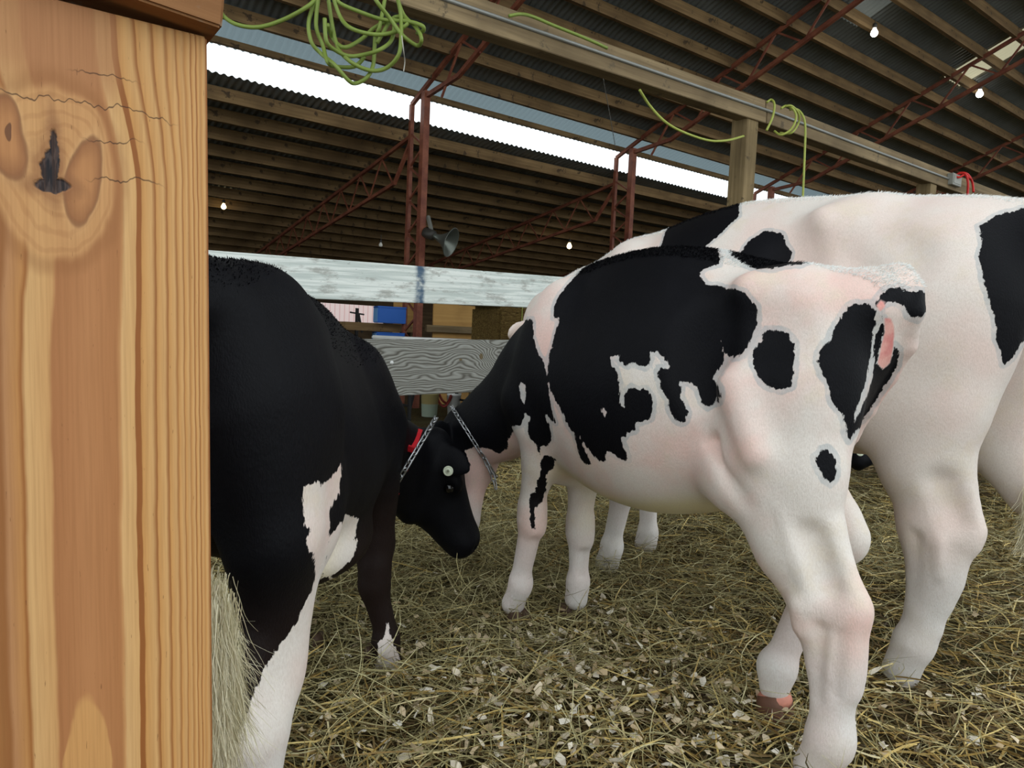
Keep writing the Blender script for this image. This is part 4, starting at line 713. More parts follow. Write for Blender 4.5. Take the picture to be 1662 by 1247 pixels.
{'t':'rc','a':[0.28,0.13,0.66],'b':[0.14,0.15,0.64],'ra':0.06,'rb':0.06,'k':0.08},
{'t':'rc','a':[0.0,-0.13,0.88],'b':[0.02,-0.15,0.7],'ra':0.14,'rb':0.11,'k':0.06,'n':[0.0,1.0,0.0],'s':0.75},
{'t':'rc','a':[-0.07,-0.12,0.92],'b':[-0.08,-0.14,0.68],'ra':0.13,'rb':0.1,'k':0.06,'n':[0.0,1.0,0.0],'s':0.75},
{'t':'rc','a':[0.0,-0.15,0.68],'b':[-0.18,-0.145,0.47],'ra':0.11,'rb':0.075,'k':0.05,'n':[0.0,1.0,0.0],'s':0.75},
{'t':'rc','a':[-0.18,-0.145,0.47],'b':[-0.29,-0.14,0.37],'ra':0.07,'rb':0.06,'k':0.03,'n':[0.0,1.0,0.0],'s':0.7},
{'t':'rc','a':[-0.22,-0.14,0.53],'b':[-0.335,-0.14,0.38],'ra':0.022,'rb':0.026,'k':0.03},
{'t':'rc','a':[-0.295,-0.14,0.37],'b':[-0.33,-0.14,0.14],'ra':0.055,'rb':0.043,'k':0.03,'n':[0.0,1.0,0.0],'s':0.75},
{'t':'el','c':[-0.325,-0.14,0.085],'r':[0.048,0.04,0.05],'k':0.03},
{'t':'rc','a':[-0.32,-0.14,0.08],'b':[-0.295,-0.14,0.0],'ra':0.046,'rb':0.048,'k':0.02,'n':[0.0,1.0,0.0],'s':0.85},
{'t':'el','c':[0.98,0.14,0.85],'r':[0.14,0.08,0.26],'k':0.08},
{'t':'rc','a':[1.0,0.09,1.08],'b':[1.13,0.15,0.76],'ra':0.06,'rb':0.08,'k':0.08},
{'t':'rc','a':[1.13,0.15,0.75],'b':[1.0,0.155,0.64],'ra':0.075,'rb':0.07,'k':0.06},
{'t':'el','c':[0.98,-0.14,0.85],'r':[0.14,0.08,0.26],'k':0.08},
{'t':'rc','a':[1.0,-0.09,1.08],'b':[1.13,-0.15,0.76],'ra':0.06,'rb':0.08,'k':0.08},
{'t':'rc','a':[1.13,-0.15,0.75],'b':[1.0,-0.155,0.64],'ra':0.075,'rb':0.07,'k':0.06},
{'t':'rc','a':[0.93,0.15,0.68],'b':[0.935,0.15,0.5],'ra':0.08,'rb':0.06,'k':0.04,'n':[0.0,1.0,0.0],'s':0.85},
{'t':'rc','a':[0.93,0.15,0.54],'b':[0.9383,0.15,0.3325],'ra':0.062,'rb':0.042,'k':0.03,'n':[0.0,1.0,0.0],'s':0.9},
{'t':'el','c':[0.9383,0.15,0.2825],'r':[0.046,0.042,0.06],'k':0.03},
{'t':'rc','a':[0.9343,0.15,0.2625],'b':[0.968,0.15,0.0968],'ra':0.037,'rb':0.032,'k':0.025},
{'t':'el','c':[0.968,0.15,0.0668],'r':[0.037,0.036,0.042],'k':0.03},
{'t':'rc','a':[0.968,0.15,0.0668],'b':[0.9867,0.15,0.006],'ra':0.036,'rb':0.044,'k':0.02},
{'t':'rc','a':[1.0,-0.13,0.68],'b':[1.005,-0.13,0.5],'ra':0.08,'rb':0.06,'k':0.04,'n':[0.0,1.0,0.0],'s':0.85},
{'t':'rc','a':[1.0,-0.13,0.54],'b':[1.0427,-0.13,0.3175],'ra':0.062,'rb':0.042,'k':0.03,'n':[0.0,1.0,0.0],'s':0.9},
{'t':'el','c':[1.0427,-0.13,0.2675],'r':[0.046,0.042,0.06],'k':0.03},
{'t':'rc','a':[1.0387,-0.13,0.2475],'b':[1.0303,-0.13,0.0877],'ra':0.037,'rb':0.032,'k':0.025},
{'t':'el','c':[1.0303,-0.13,0.0577],'r':[0.037,0.036,0.042],'k':0.03},
{'t':'rc','a':[1.0303,-0.13,0.0577],'b':[1.0367,-0.13,0.0221],'ra':0.036,'rb':0.044,'k':0.02},
{'t':'rc','a':[1.15,0.0,0.7],'b':[1.0,0.0,0.56],'ra':0.11,'rb':0.07,'k':0.07},
{'t':'rc','a':[1.05,0.0,0.95],'b':[1.28,0.0,0.905],'ra':0.2,'rb':0.155,'k':0.07,'n':[0.0,1.0,0.0],'s':0.7},
{'t':'rc','a':[1.28,0.0,0.905],'b':[1.48,0.0,0.855],'ra':0.155,'rb':0.125,'k':0.07,'n':[0.0,1.0,0.0],'s':0.7},
{'t':'rc','a':[1.48,0.0,0.855],'b':[1.57,-0.03,0.81],'ra':0.125,'rb':0.1,'k':0.07,'n':[0.0,1.0,0.0],'s':0.7},
{'t':'rc','a':[1.15,0.0,0.78],'b':[1.38,0.0,0.74],'ra':0.14,'rb':0.1,'k':0.07,'n':[0.0,1.0,0.0],'s':0.7},
{'t':'rc','a':[1.38,0.0,0.74],'b':[1.58,0.0,0.7],'ra':0.1,'rb':0.075,'k':0.07,'n':[0.0,1.0,0.0],'s':0.7},
{'t':'el','c':[1.5503,-0.042,0.7266],'r':[0.1242,0.0943,0.092],'k':0.03,'R':[[0.2182,0.1746,-0.9602],[0.0342,-0.9846,-0.1712],[0.9753,-0.0045,0.2208]]},
{'t':'rc','a':[1.5718,-0.0356,0.6943],'b':[1.637,0.0093,0.449],'ra':0.0759,'rb':0.0497,'k':0.03,'n':[0.0342,-0.9846,-0.1712],'s':0.95},
{'t':'el','c':[1.632,0.0125,0.4293],'r':[0.0529,0.0713,0.0575],'k':0.03,'R':[[0.2182,0.1746,-0.9602],[0.0342,-0.9846,-0.1712],[0.9753,-0.0045,0.2208]]},
{'t':'el','c':[1.6211,0.0182,0.3943],'r':[0.023,0.0552,0.0368],'k':0.02,'R':[[0.2182,0.1746,-0.9602],[0.0342,-0.9846,-0.1712],[0.9753,-0.0045,0.2208]]},
{'t':'rc','a':[1.4566,-0.0448,0.7239],'b':[1.5796,0.0031,0.4731],'ra':0.046,'rb':0.0345,'k':0.05,'n':[0.0342,-0.9846,-0.1712],'s':1.25},
{'t':'el','c':[1.4955,-0.0353,0.677],'r':[0.092,0.0759,0.0782],'k':0.04,'R':[[0.2182,0.1746,-0.9602],[0.0342,-0.9846,-0.1712],[0.9753,-0.0045,0.2208]]},
{'t':'el','c':[1.6118,-0.1057,0.6619],'r':[0.0391,0.0253,0.0276],'k':0.025,'R':[[0.2182,0.1746,-0.9602],[0.0342,-0.9846,-0.1712],[0.9753,-0.0045,0.2208]]},
{'t':'el','c':[1.588,-0.1217,0.6416],'r':[0.0184,0.0115,0.0147],'k':0.015,'R':[[0.2182,0.1746,-0.9602],[0.0342,-0.9846,-0.1712],[0.9753,-0.0045,0.2208]],'op':'sub'},
{'t':'el','c':[1.6706,-0.0168,0.404],'r':[0.0101,0.0138,0.0092],'k':0.012,'R':[[0.2182,0.1746,-0.9602],[0.0342,-0.9846,-0.1712],[0.9753,-0.0045,0.2208]],'op':'sub'},
{'t':'el','c':[1.5387,-0.2222,0.7547],'r':[0.105,0.0529,0.0161],'k':0.03,'R':[[-0.1486,-0.9334,-0.3267],[-0.2125,-0.2925,0.9324],[-0.9658,0.208,-0.1548]]},
{'t':'el','c':[1.6066,0.0438,0.6879],'r':[0.0391,0.0253,0.0276],'k':0.025,'R':[[0.2182,0.1746,-0.9602],[0.0342,-0.9846,-0.1712],[0.9753,-0.0045,0.2208]]},
{'t':'el','c':[1.5816,0.064,0.6739],'r':[0.0184,0.0115,0.0147],'k':0.015,'R':[[0.2182,0.1746,-0.9602],[0.0342,-0.9846,-0.1712],[0.9753,-0.0045,0.2208]],'op':'sub'},
{'t':'el','c':[1.6683,0.0512,0.4158],'r':[0.0101,0.0138,0.0092],'k':0.012,'R':[[0.2182,0.1746,-0.9602],[0.0342,-0.9846,-0.1712],[0.9753,-0.0045,0.2208]],'op':'sub'},
{'t':'el','c':[1.5269,0.1169,0.8137],'r':[0.105,0.0529,0.0161],'k':0.03,'R':[[-0.215,0.9766,0.0055],[0.2208,0.0541,-0.9738],[-0.9513,-0.2082,-0.2272]]},
{'t':'el','c':[1.5571,-0.0582,0.821],'r':[0.0368,0.0552,0.0414],'k':0.04,'R':[[0.2182,0.1746,-0.9602],[0.0342,-0.9846,-0.1712],[0.9753,-0.0045,0.2208]]},
{'t':'el','c':[0.1,0.0,0.6],'r':[0.13,0.09,0.08],'k':0.05},
{'t':'rc','a':[-0.19,0.0,1.15],'b':[-0.26,0.0,1.12],'ra':0.045,'rb':0.035,'k':0.015},
{'t':'rc','a':[-0.26,0.0,1.12],'b':[-0.285,0.0,1.02],'ra':0.035,'rb':0.03,'k':0.015},
{'t':'rc','a':[-0.285,0.0,1.02],'b':[-0.29,0.0,0.85],'ra':0.03,'rb':0.026,'k':0.015},
{'t':'rc','a':[-0.29,0.0,0.85],'b':[-0.3,0.0,0.65],'ra':0.026,'rb':0.02,'k':0.015},
{'t':'rc','a':[-0.3,0.0,0.65],'b':[-0.3,0.02,0.5],'ra':0.02,'rb':0.015,'k':0.015}],'ux':[-0.9081,-0.4187,0.0],'d':[-0.4187,0.9081,0.0],'origin':[1.1272,1.8294,0.0],'yaw':2.2864,'black':[[[-0.8225,1.1733],[-0.8153,1.136],[-0.8142,1.1024],[-0.7706,1.0977],[-0.734,1.0909],[-0.7005,1.086],[-0.6629,1.0836],[-0.6386,1.1069],[-0.6126,1.1312],[-0.5957,1.1509],[-0.5802,1.1705],[-0.563,1.1899],[-0.5819,1.2586],[-0.613,1.2572],[-0.6465,1.2583],[-0.6792,1.2575],[-0.7085,1.251],[-0.7384,1.2443],[-0.7688,1.2373],[-0.8033,1.2331],[-0.8316,1.223]],[[-0.5398,1.0615],[-0.5319,1.0842],[-0.5153,1.1078],[-0.482,1.1301],[-0.4602,1.1292],[-0.4287,1.1178],[-0.4128,1.08],[-0.4001,1.064],[-0.4031,1.0456],[-0.4153,1.024],[-0.4288,0.9999],[-0.461,1.004],[-0.4941,0.9989],[-0.527,1.0282]],[[0.0086,1.0992],[0.0257,1.1129],[0.0415,1.1269],[0.0611,1.1343],[0.0818,1.1402],[0.1015,1.1472],[0.1156,1.1477],[0.1335,1.1506],[0.1518,1.1524],[0.1694,1.1551],[0.1849,1.156],[0.202,1.159],[0.2163,1.1595],[0.2151,1.1398],[0.215,1.1224],[0.2177,1.104],[0.219,1.0824],[0.2221,1.0643],[0.2246,1.0424],[0.2265,1.024],[0.2288,1.0035],[0.2319,0.98],[0.2329,0.9656],[0.2344,0.944],[0.2357,0.9245],[0.2371,0.9],[0.2383,0.8824],[0.2392,0.8603],[0.2397,0.8444],[0.2431,0.8199],[0.244,0.804],[0.2462,0.7816],[0.2313,0.7925],[0.2595,0.8032],[0.2348,0.816],[0.2133,0.8268],[0.1951,0.8376],[0.1737,0.8407],[0.1112,0.84],[0.1012,0.8208],[0.0921,0.8025],[0.073,0.7835],[0.0663,0.804],[0.0614,0.8217],[0.0514,0.8424],[0.0502,0.8616],[0.0467,0.8824],[0.0394,0.904],[0.0334,0.9224],[0.0275,0.9401],[0.0206,0.9591],[0.0169,0.9788],[0.0122,1.0045],[0.008,1.0308],[0.0146,1.0538],[0.0121,1.0758]]],'white':[],'pink':[],'head':{'f':[0.2182,0.1746,-0.9602],'u':[0.9753,-0.0045,0.2208],'s':[0.0342,-0.9846,-0.1712],'P':[1.6,-0.06,0.84],'L':0.46}},'k':{'prims':[
{'t':'loft','st':[[-0.07,0.8436,0.7703,0.03,0.5,2,2],[-0.045,0.8711,0.7244,0.055,0.55,2.2,2],[-0.01,0.8849,0.6602,0.095,0.6,2.4,2],[0.07,0.8895,0.5502,0.13,0.6,2.1,2.2],[0.16,0.8913,0.4493,0.155,0.5,1.8,2.2],[0.26,0.8877,0.4081,0.155,0.45,1.6,2.2],[0.36,0.8757,0.376,0.165,0.38,1.5,2.2],[0.47,0.8693,0.3558,0.163,0.34,1.4,2.2],[0.57,0.8574,0.3558,0.155,0.32,1.38,2.2],[0.67,0.8299,0.3714,0.14,0.32,1.38,2.2],[0.76,0.7978,0.3851,0.122,0.36,1.4,2.1],[0.84,0.7565,0.4035,0.105,0.45,1.7,2],[0.92,0.7244,0.4402,0.1,0.45,2,2],[0.98,0.6786,0.4952,0.065,0.5,2,2]],'k':0.05},
{'t':'rc','a':[0.15,0.08,0.82],'b':[0.21,0.1,0.79],'ra':0.035,'rb':0.026,'k':0.09},
{'t':'rc','a':[-0.05,0.03,0.84],'b':[-0.042,0.055,0.82],'ra':0.03,'rb':0.026,'k':0.05},
{'t':'rc','a':[0.15,-0.08,0.82],'b':[0.21,-0.1,0.79],'ra':0.035,'rb':0.026,'k':0.09},
{'t':'rc','a':[-0.05,-0.03,0.84],'b':[-0.042,-0.055,0.82],'ra':0.03,'rb':0.026,'k':0.05},
{'t':'el','c':[0.12,0.08,0.67],'r':[0.13,0.09,0.19],'k':0.06},
{'t':'el','c':[0.12,-0.075,0.67],'r':[0.13,0.085,0.19],'k':0.06},
{'t':'rc','a':[0.3,-0.08,0.52],'b':[0.22,-0.1,0.47],'ra':0.05,'rb':0.05,'k':0.07},
{'t':'rc','a':[0.14,-0.1,0.66],'b':[0.2,-0.1,0.53],'ra':0.11,'rb':0.085,'k':0.05,'n':[0.0,1.0,0.0],'s':0.75},
{'t':'rc','a':[0.06,-0.09,0.68],'b':[0.07,-0.12,0.52],'ra':0.1,'rb':0.08,'k':0.05,'n':[0.0,1.0,0.0],'s':0.75},
{'t':'rc','a':[0.2,-0.1,0.53],'b':[0.09,-0.107,0.3089],'ra':0.08,'rb':0.052,'k':0.05,'n':[0.0,1.0,0.0],'s':0.8},
{'t':'rc','a':[0.08,-0.12,0.5],'b':[0.09,-0.107,0.3089],'ra':0.07,'rb':0.056,'k':0.04,'n':[0.0,1.0,0.0],'s':0.75},
{'t':'rc','a':[0.09,-0.107,0.3089],'b':[0.04,-0.1167,0.2495],'ra':0.056,'rb':0.05,'k':0.03,'n':[0.0,1.0,0.0],'s':0.8},
{'t':'rc','a':[0.03,-0.107,0.3589],'b':[-0.025,-0.1167,0.2695],'ra':0.02,'rb':0.022,'k':0.03},
{'t':'el','c':[-0.025,-0.1167,0.2595],'r':[0.022,0.022,0.03],'k':0.02},
{'t':'rc','a':[0.02,-0.1167,0.2495],'b':[0.02,-0.1167,0.1695],'ra':0.052,'rb':0.04,'k':0.03,'n':[0.0,1.0,0.0],'s':0.75},
{'t':'rc','a':[0.02,-0.1167,0.1895],'b':[0.01,-0.1167,0.0495],'ra':0.04,'rb':0.033,'k':0.03,'n':[0.0,1.0,0.0],'s':0.8},
{'t':'el','c':[0.015,-0.1167,0.0345],'r':[0.038,0.034,0.04],'k':0.03},
{'t':'rc','a':[0.02,-0.1167,0.0295],'b':[0.05,-0.1167,0.02],'ra':0.036,'rb':0.037,'k':0.02},
{'t':'rc','a':[0.14,0.1,0.66],'b':[0.2,0.125,0.53],'ra':0.11,'rb':0.085,'k':0.05,'n':[0.0,1.0,0.0],'s':0.75},
{'t':'rc','a':[0.06,0.09,0.68],'b':[0.07,0.12,0.52],'ra':0.1,'rb':0.08,'k':0.05,'n':[0.0,1.0,0.0],'s':0.75},
{'t':'rc','a':[0.2,0.125,0.53],'b':[0.06,0.125,0.4],'ra':0.08,'rb':0.052,'k':0.05,'n':[0.0,1.0,0.0],'s':0.8},
{'t':'rc','a':[0.08,0.12,0.5],'b':[0.06,0.125,0.4],'ra':0.07,'rb':0.056,'k':0.04,'n':[0.0,1.0,0.0],'s':0.75},
{'t':'rc','a':[0.06,0.125,0.4],'b':[0.0,0.13,0.29],'ra':0.056,'rb':0.05,'k':0.03,'n':[0.0,1.0,0.0],'s':0.8},
{'t':'rc','a':[0.0,0.125,0.45],'b':[-0.065,0.13,0.31],'ra':0.02,'rb':0.022,'k':0.03},
{'t':'el','c':[-0.065,0.13,0.3],'r':[0.022,0.022,0.03],'k':0.02},
{'t':'rc','a':[-0.02,0.13,0.29],'b':[-0.02,0.13,0.21],'ra':0.052,'rb':0.04,'k':0.03,'n':[0.0,1.0,0.0],'s':0.75},
{'t':'rc','a':[-0.02,0.13,0.23],'b':[-0.03,0.13,0.09],'ra':0.04,'rb':0.033,'k':0.03,'n':[0.0,1.0,0.0],'s':0.8},
{'t':'el','c':[-0.025,0.13,0.075],'r':[0.038,0.034,0.04],'k':0.03},
{'t':'rc','a':[-0.02,0.13,0.07],'b':[0.01,0.13,0.02],'ra':0.036,'rb':0.037,'k':0.02},
{'t':'el','c':[0.77,0.06,0.56],'r':[0.12,0.06,0.17],'k':0.07},
{'t':'rc','a':[0.77,0.03,0.7],'b':[0.84,0.06,0.56],'ra':0.05,'rb':0.06,'k':0.07},
{'t':'rc','a':[0.84,0.075,0.57],'b':[0.8,0.09,0.48],'ra':0.055,'rb':0.05,'k':0.05},
{'t':'el','c':[0.77,-0.06,0.56],'r':[0.12,0.06,0.17],'k':0.07},
{'t':'rc','a':[0.77,-0.03,0.7],'b':[0.84,-0.06,0.56],'ra':0.05,'rb':0.06,'k':0.07},
{'t':'rc','a':[0.84,-0.075,0.57],'b':[0.8,-0.09,0.48],'ra':0.055,'rb':0.05,'k':0.05},
{'t':'rc','a':[0.8,-0.085,0.4096],'b':[0.805,-0.085,0.2696],'ra':0.066,'rb':0.05,'k':0.04,'n':[0.0,1.0,0.0],'s':0.85},
{'t':'rc','a':[0.8,-0.085,0.2696],'b':[0.78,-0.0942,0.2393],'ra':0.052,'rb':0.037,'k':0.03,'n':[0.0,1.0,0.0],'s':0.9},
{'t':'el','c':[0.78,-0.0942,0.1993],'r':[0.038,0.036,0.05],'k':0.03},
{'t':'rc','a':[0.776,-0.0942,0.1793],'b':[0.78,-0.1266,0.0708],'ra':0.033,'rb':0.027,'k':0.025},
{'t':'el','c':[0.78,-0.1266,0.0408],'r':[0.029,0.028,0.036],'k':0.03},
{'t':'rc','a':[0.78,-0.1266,0.0408],'b':[0.79,-0.1319,-0.0051],'ra':0.03,'rb':0.034,'k':0.02},
{'t':'rc','a':[0.82,0.085,0.54],'b':[0.825,0.085,0.4],'ra':0.066,'rb':0.05,'k':0.04,'n':[0.0,1.0,0.0],'s':0.85},
{'t':'rc','a':[0.82,0.085,0.4],'b':[0.84,0.12,0.31],'ra':0.052,'rb':0.037,'k':0.03,'n':[0.0,1.0,0.0],'s':0.9},
{'t':'el','c':[0.84,0.12,0.27],'r':[0.038,0.036,0.05],'k':0.03},
{'t':'rc','a':[0.836,0.12,0.25],'b':[0.83,0.135,0.12],'ra':0.033,'rb':0.027,'k':0.025},
{'t':'el','c':[0.83,0.135,0.09],'r':[0.029,0.028,0.036],'k':0.03},
{'t':'rc','a':[0.83,0.135,0.09],'b':[0.85,0.135,0.02],'ra':0.03,'rb':0.034,'k':0.02},
{'t':'el','c':[0.47,-0.035,0.375],'r':[0.2,0.115,0.06],'k':0.06},
{'t':'rc','a':[0.9,0.0,0.52],'b':[0.84,0.0,0.4],'ra':0.075,'rb':0.03,'k':0.05},
{'t':'rc','a':[0.93,0.0,0.56],'b':[0.82,0.0,0.44],'ra':0.09,'rb':0.06,'k':0.06},
{'t':'rc','a':[0.78,-0.0,0.62],'b':[0.95,-0.03,0.525],'ra':0.13,'rb':0.105,'k':0.06,'n':[0.0,1.0,0.0],'s':0.72},
{'t':'rc','a':[0.95,-0.03,0.525],'b':[1.12,-0.0763,0.4328],'ra':0.105,'rb':0.093,'k':0.06,'n':[0.0,1.0,0.0],'s':0.72},
{'t':'rc','a':[1.12,-0.0763,0.4328],'b':[1.21,-0.1365,0.402],'ra':0.093,'rb':0.086,'k':0.06,'n':[0.0,1.0,0.0],'s':0.72},
{'t':'rc','a':[0.92,0.0,0.54],'b':[1.02,-0.03,0.45],'ra':0.1,'rb':0.07,'k':0.06,'n':[0.0,1.0,0.0],'s':0.7},
{'t':'rc','a':[1.02,-0.03,0.45],'b':[1.14,-0.104,0.295],'ra':0.07,'rb':0.055,'k':0.06,'n':[0.0,1.0,0.0],'s':0.7},
{'t':'el','c':[1.1956,-0.1661,0.407],'r':[0.0999,0.0759,0.074],'k':0.03,'R':[[0.1209,-0.3051,-0.9446],[-0.963,-0.2671,-0.037],[0.241,-0.9141,0.3261]]},
{'t':'rc','a':[1.2018,-0.1853,0.3827],'b':[1.2287,-0.2553,0.1894],'ra':0.0611,'rb':0.04,'k':0.03,'n':[-0.963,-0.2671,-0.037],'s':0.95},
{'t':'el','c':[1.2287,-0.253,0.173],'r':[0.0426,0.0573,0.0462],'k':0.03,'R':[[0.1209,-0.3051,-0.9446],[-0.963,-0.2671,-0.037],[0.241,-0.9141,0.3261]]},
{'t':'el','c':[1.2283,-0.2474,0.1437],'r':[0.0185,0.0444,0.0296],'k':0.02,'R':[[0.1209,-0.3051,-0.9446],[-0.963,-0.2671,-0.037],[0.241,-0.9141,0.3261]]},
{'t':'rc','a':[1.176,-0.0939,0.3969],'b':[1.2153,-0.209,0.2041],'ra':0.037,'rb':0.0278,'k':0.05,'n':[-0.963,-0.2671,-0.037],'s':1.25},
{'t':'el','c':[1.1867,-0.1278,0.3622],'r':[0.074,0.0611,0.0629],'k':0.04,'R':[[0.1209,-0.3051,-0.9446],[-0.963,-0.2671,-0.037],[0.241,-0.9141,0.3261]]},
{'t':'el','c':[1.152,-0.232,0.3679],'r':[0.0314,0.0204,0.0222],'k':0.025,'R':[[0.1209,-0.3051,-0.9446],[-0.963,-0.2671,-0.037],[0.241,-0.9141,0.3261]]},
{'t':'el','c':[1.1335,-0.2185,0.3514],'r':[0.0148,0.0092,0.0118],'k':0.015,'R':[[0.1209,-0.3051,-0.9446],[-0.963,-0.2671,-0.037],[0.241,-0.9141,0.3261]],'op':'sub'},
{'t':'el','c':[1.2109,-0.2909,0.1594],'r':[0.0081,0.0111,0.0074],'k':0.012,'R':[[0.1209,-0.3051,-0.9446],[-0.963,-0.2671,-0.037],[0.241,-0.9141,0.3261]],'op':'sub'},
{'t':'el','c':[1.2695,-0.1994,0.3724],'r':[0.0314,0.0204,0.0222],'k':0.025,'R':[[0.1209,-0.3051,-0.9446],[-0.963,-0.2671,-0.037],[0.241,-0.9141,0.3261]]},
{'t':'el','c':[1.2796,-0.178,0.357],'r':[0.0148,0.0092,0.0118],'k':0.015,'R':[[0.1209,-0.3051,-0.9446],[-0.963,-0.2671,-0.037],[0.241,-0.9141,0.3261]],'op':'sub'},
{'t':'el','c':[1.2643,-0.2761,0.1615],'r':[0.0081,0.0111,0.0074],'k':0.012,'R':[[0.1209,-0.3051,-0.9446],[-0.963,-0.2671,-0.037],[0.241,-0.9141,0.3261]],'op':'sub'},
{'t':'el','c':[1.3228,-0.1123,0.4472],'r':[0.0867,0.0426,0.013],'k':0.03,'R':[[0.8827,0.3929,-0.258],[-0.1107,-0.3597,-0.9265],[-0.4568,0.8463,-0.274]]},
{'t':'el','c':[1.192,-0.1638,0.4842],'r':[0.0296,0.0444,0.0333],'k':0.04,'R':[[0.1209,-0.3051,-0.9446],[-0.963,-0.2671,-0.037],[0.241,-0.9141,0.3261]]},
{'t':'el','c':[1.1331,-0.2193,0.4342],'r':[0.0611,0.042,0.013],'k':0.02,'R':[[-0.2558,-0.8875,-0.3834],[0.2183,-0.4394,0.8714],[-0.9418,0.1393,0.3061]]},
{'t':'el','c':[1.1268,-0.2411,0.4248],'r':[0.042,0.02,0.01],'k':0.015,'R':[[-0.2558,-0.8875,-0.3834],[0.2183,-0.4394,0.8714],[-0.9418,0.1393,0.3061]]},
{'t':'rc','a':[1.2,-0.1042,0.3181],'b':[1.25,-0.2248,0.1952],'ra':0.066,'rb':0.05,'k':0.05},
{'t':'rc','a':[-0.02,0.0,0.87],'b':[-0.075,0.0,0.86],'ra':0.033,'rb':0.026,'k':0.012},
{'t':'rc','a':[-0.075,0.0,0.86],'b':[-0.105,-0.01,0.8],'ra':0.026,'rb':0.024,'k':0.012},
{'t':'rc','a':[-0.105,-0.01,0.8],'b':[-0.115,-0.03,0.66],'ra':0.024,'rb':0.02,'k':0.012},
{'t':'rc','a':[-0.115,-0.03,0.66],'b':[-0.12,-0.05,0.5],'ra':0.02,'rb':0.015,'k':0.012}],'ux':[0.3627,-0.9319,0.0],'d':[-0.9319,-0.3627,0.0],'origin':[-0.445,0.9,0.0],'yaw':1.5184,'black':[],'white':[[[0.2344,0.5931],[0.2337,0.5689],[0.232,0.5473],[0.2245,0.5393],[0.2175,0.5313],[0.217,0.5153],[0.218,0.4993],[0.2179,0.4813],[0.2172,0.4649],[0.2148,0.4478],[0.2253,0.3769],[0.2475,0.3365],[0.2458,0.3118],[0.2247,0.3825],[0.2203,0.3705],[0.2156,0.36],[0.2116,0.3462],[0.2082,0.3365],[0.2057,0.3209],[0.2034,0.3045],[0.2005,0.2923],[0.1976,0.2808],[0.1945,0.2709],[0.1903,0.2598],[0.1857,0.2544],[0.1816,0.2432],[0.1793,0.2323],[0.1769,0.2218],[0.1745,0.2119],[0.1726,0.1948],[0.1721,0.1838],[0.1718,0.1715],[0.1714,0.1579],[0.1711,0.1447],[0.1706,0.1347],[0.17,0.1273],[0.1699,0.1095],[0.171,0.0613],[0.1707,0.0458],[0.1702,0.0355],[0.1562,0.0437],[0.1434,0.0741],[0.1331,0.0889],[0.1216,0.0993],[0.1111,0.1025],[0.1008,0.1049],[0.0893,0.0993],[0.0744,0.0804],[0.0627,0.0798],[0.0514,0.0827],[0.0519,0.1011],[0.0518,0.1147],[0.0519,0.1294],[0.0519,0.1431],[0.0515,0.1547],[0.0512,0.1666],[0.051,0.1785],[0.0507,0.1907],[0.0509,0.2059],[0.0534,0.2356],[0.053,0.2461],[0.0629,0.2497],[0.0758,0.2612],[0.0851,0.2727],[0.0936,0.2834],[0.1004,0.2901],[0.1079,0.2967],[0.1111,0.3032],[0.1135,0.3098],[0.1158,0.3185],[0.1206,0.3255],[0.1262,0.3337],[0.1308,0.3444],[0.1401,0.3552],[0.148,0.3663],[0.156,0.3745],[0.1646,0.3822],[0.1705,0.3906],[0.1749,0.4009],[0.1821,0.4132],[0.1894,0.4225],[0.1964,0.4432],[0.1937,0.4673],[0.1909,0.4879],[0.1805,0.5049],[0.1834,0.5249],[0.1789,0.5393],[0.1755,0.5527],[0.1735,0.569],[0.1721,0.5873],[0.1847,0.5873],[0.196,0.5873],[0.2006,0.5793],[0.2116,0.5792],[0.2223,0.5842]],[[0.2196,0.4852],[0.2367,0.4969],[0.2725,0.4593],[0.2887,0.4408],[0.2858,0.4114],[0.2816,0.4066],[0.2898,0.3984],[0.2857,0.3888],[0.2809,0.3744],[0.2642,0.3691],[0.2496,0.3595],[0.2238,0.357],[0.2132,0.4351],[0.2133,0.4593],[0.2168,0.4729]],[[0.399,0.1029],[0.3929,0.073],[0.3785,0.0538],[0.378,0.033],[0.3793,0.002],[0.3719,-0.0327],[0.3663,-0.0585],[0.386,-0.0568],[0.4048,-0.0525],[0.4254,-0.0539],[0.4459,-0.0547],[0.4668,-0.0564],[0.4572,-0.0377],[0.4476,-0.0191],[0.4333,0.0033],[0.4294,0.0193],[0.4178,0.0449],[0.41,0.0681]]],'pink':[],'head':{'f':[0.1209,-0.3051,-0.9446],'u':[0.241,-0.9141,0.3261],'s':[-0.963,-0.2671,-0.037],'P':[1.2,-0.1954,0.5032],'L':0.37}},'c':{'prims':[
{'t':'loft','st':[[-0.07,0.855,0.798,0.03,0.5,2,2],[-0.045,0.8788,0.7505,0.055,0.55,2.2,2],[-0.01,0.8996,0.684,0.095,0.6,2.4,2],[0.07,0.9167,0.57,0.14,0.6,2.3,2.2],[0.16,0.9243,0.4655,0.17,0.55,2.1,2.2],[0.26,0.931,0.4227,0.18,0.5,1.9,2.2],[0.47,0.931,0.3686,0.2,0.45,1.75,2.2],[0.67,0.9167,0.3847,0.185,0.45,1.65,2.2],[0.84,0.874,0.418,0.13,0.45,1.7,2],[0.98,0.779,0.513,0.065,0.5,2,2]],'k':0.05},
{'t':'el','c':[0.12,0.08,0.68],'r':[0.14,0.09,0.19],'k':0.06},
{'t':'rc','a':[0.14,0.1,0.68],'b':[0.2,0.12,0.53],'ra':0.11,'rb':0.085,'k':0.05},
{'t':'rc','a':[0.2,0.12,0.53],'b':[0.03,0.12,0.33],'ra':0.085,'rb':0.05,'k':0.05},
{'t':'rc','a':[0.03,0.12,0.5],'b':[-0.02,0.12,0.33],'ra':0.05,'rb':0.03,'k':0.04},
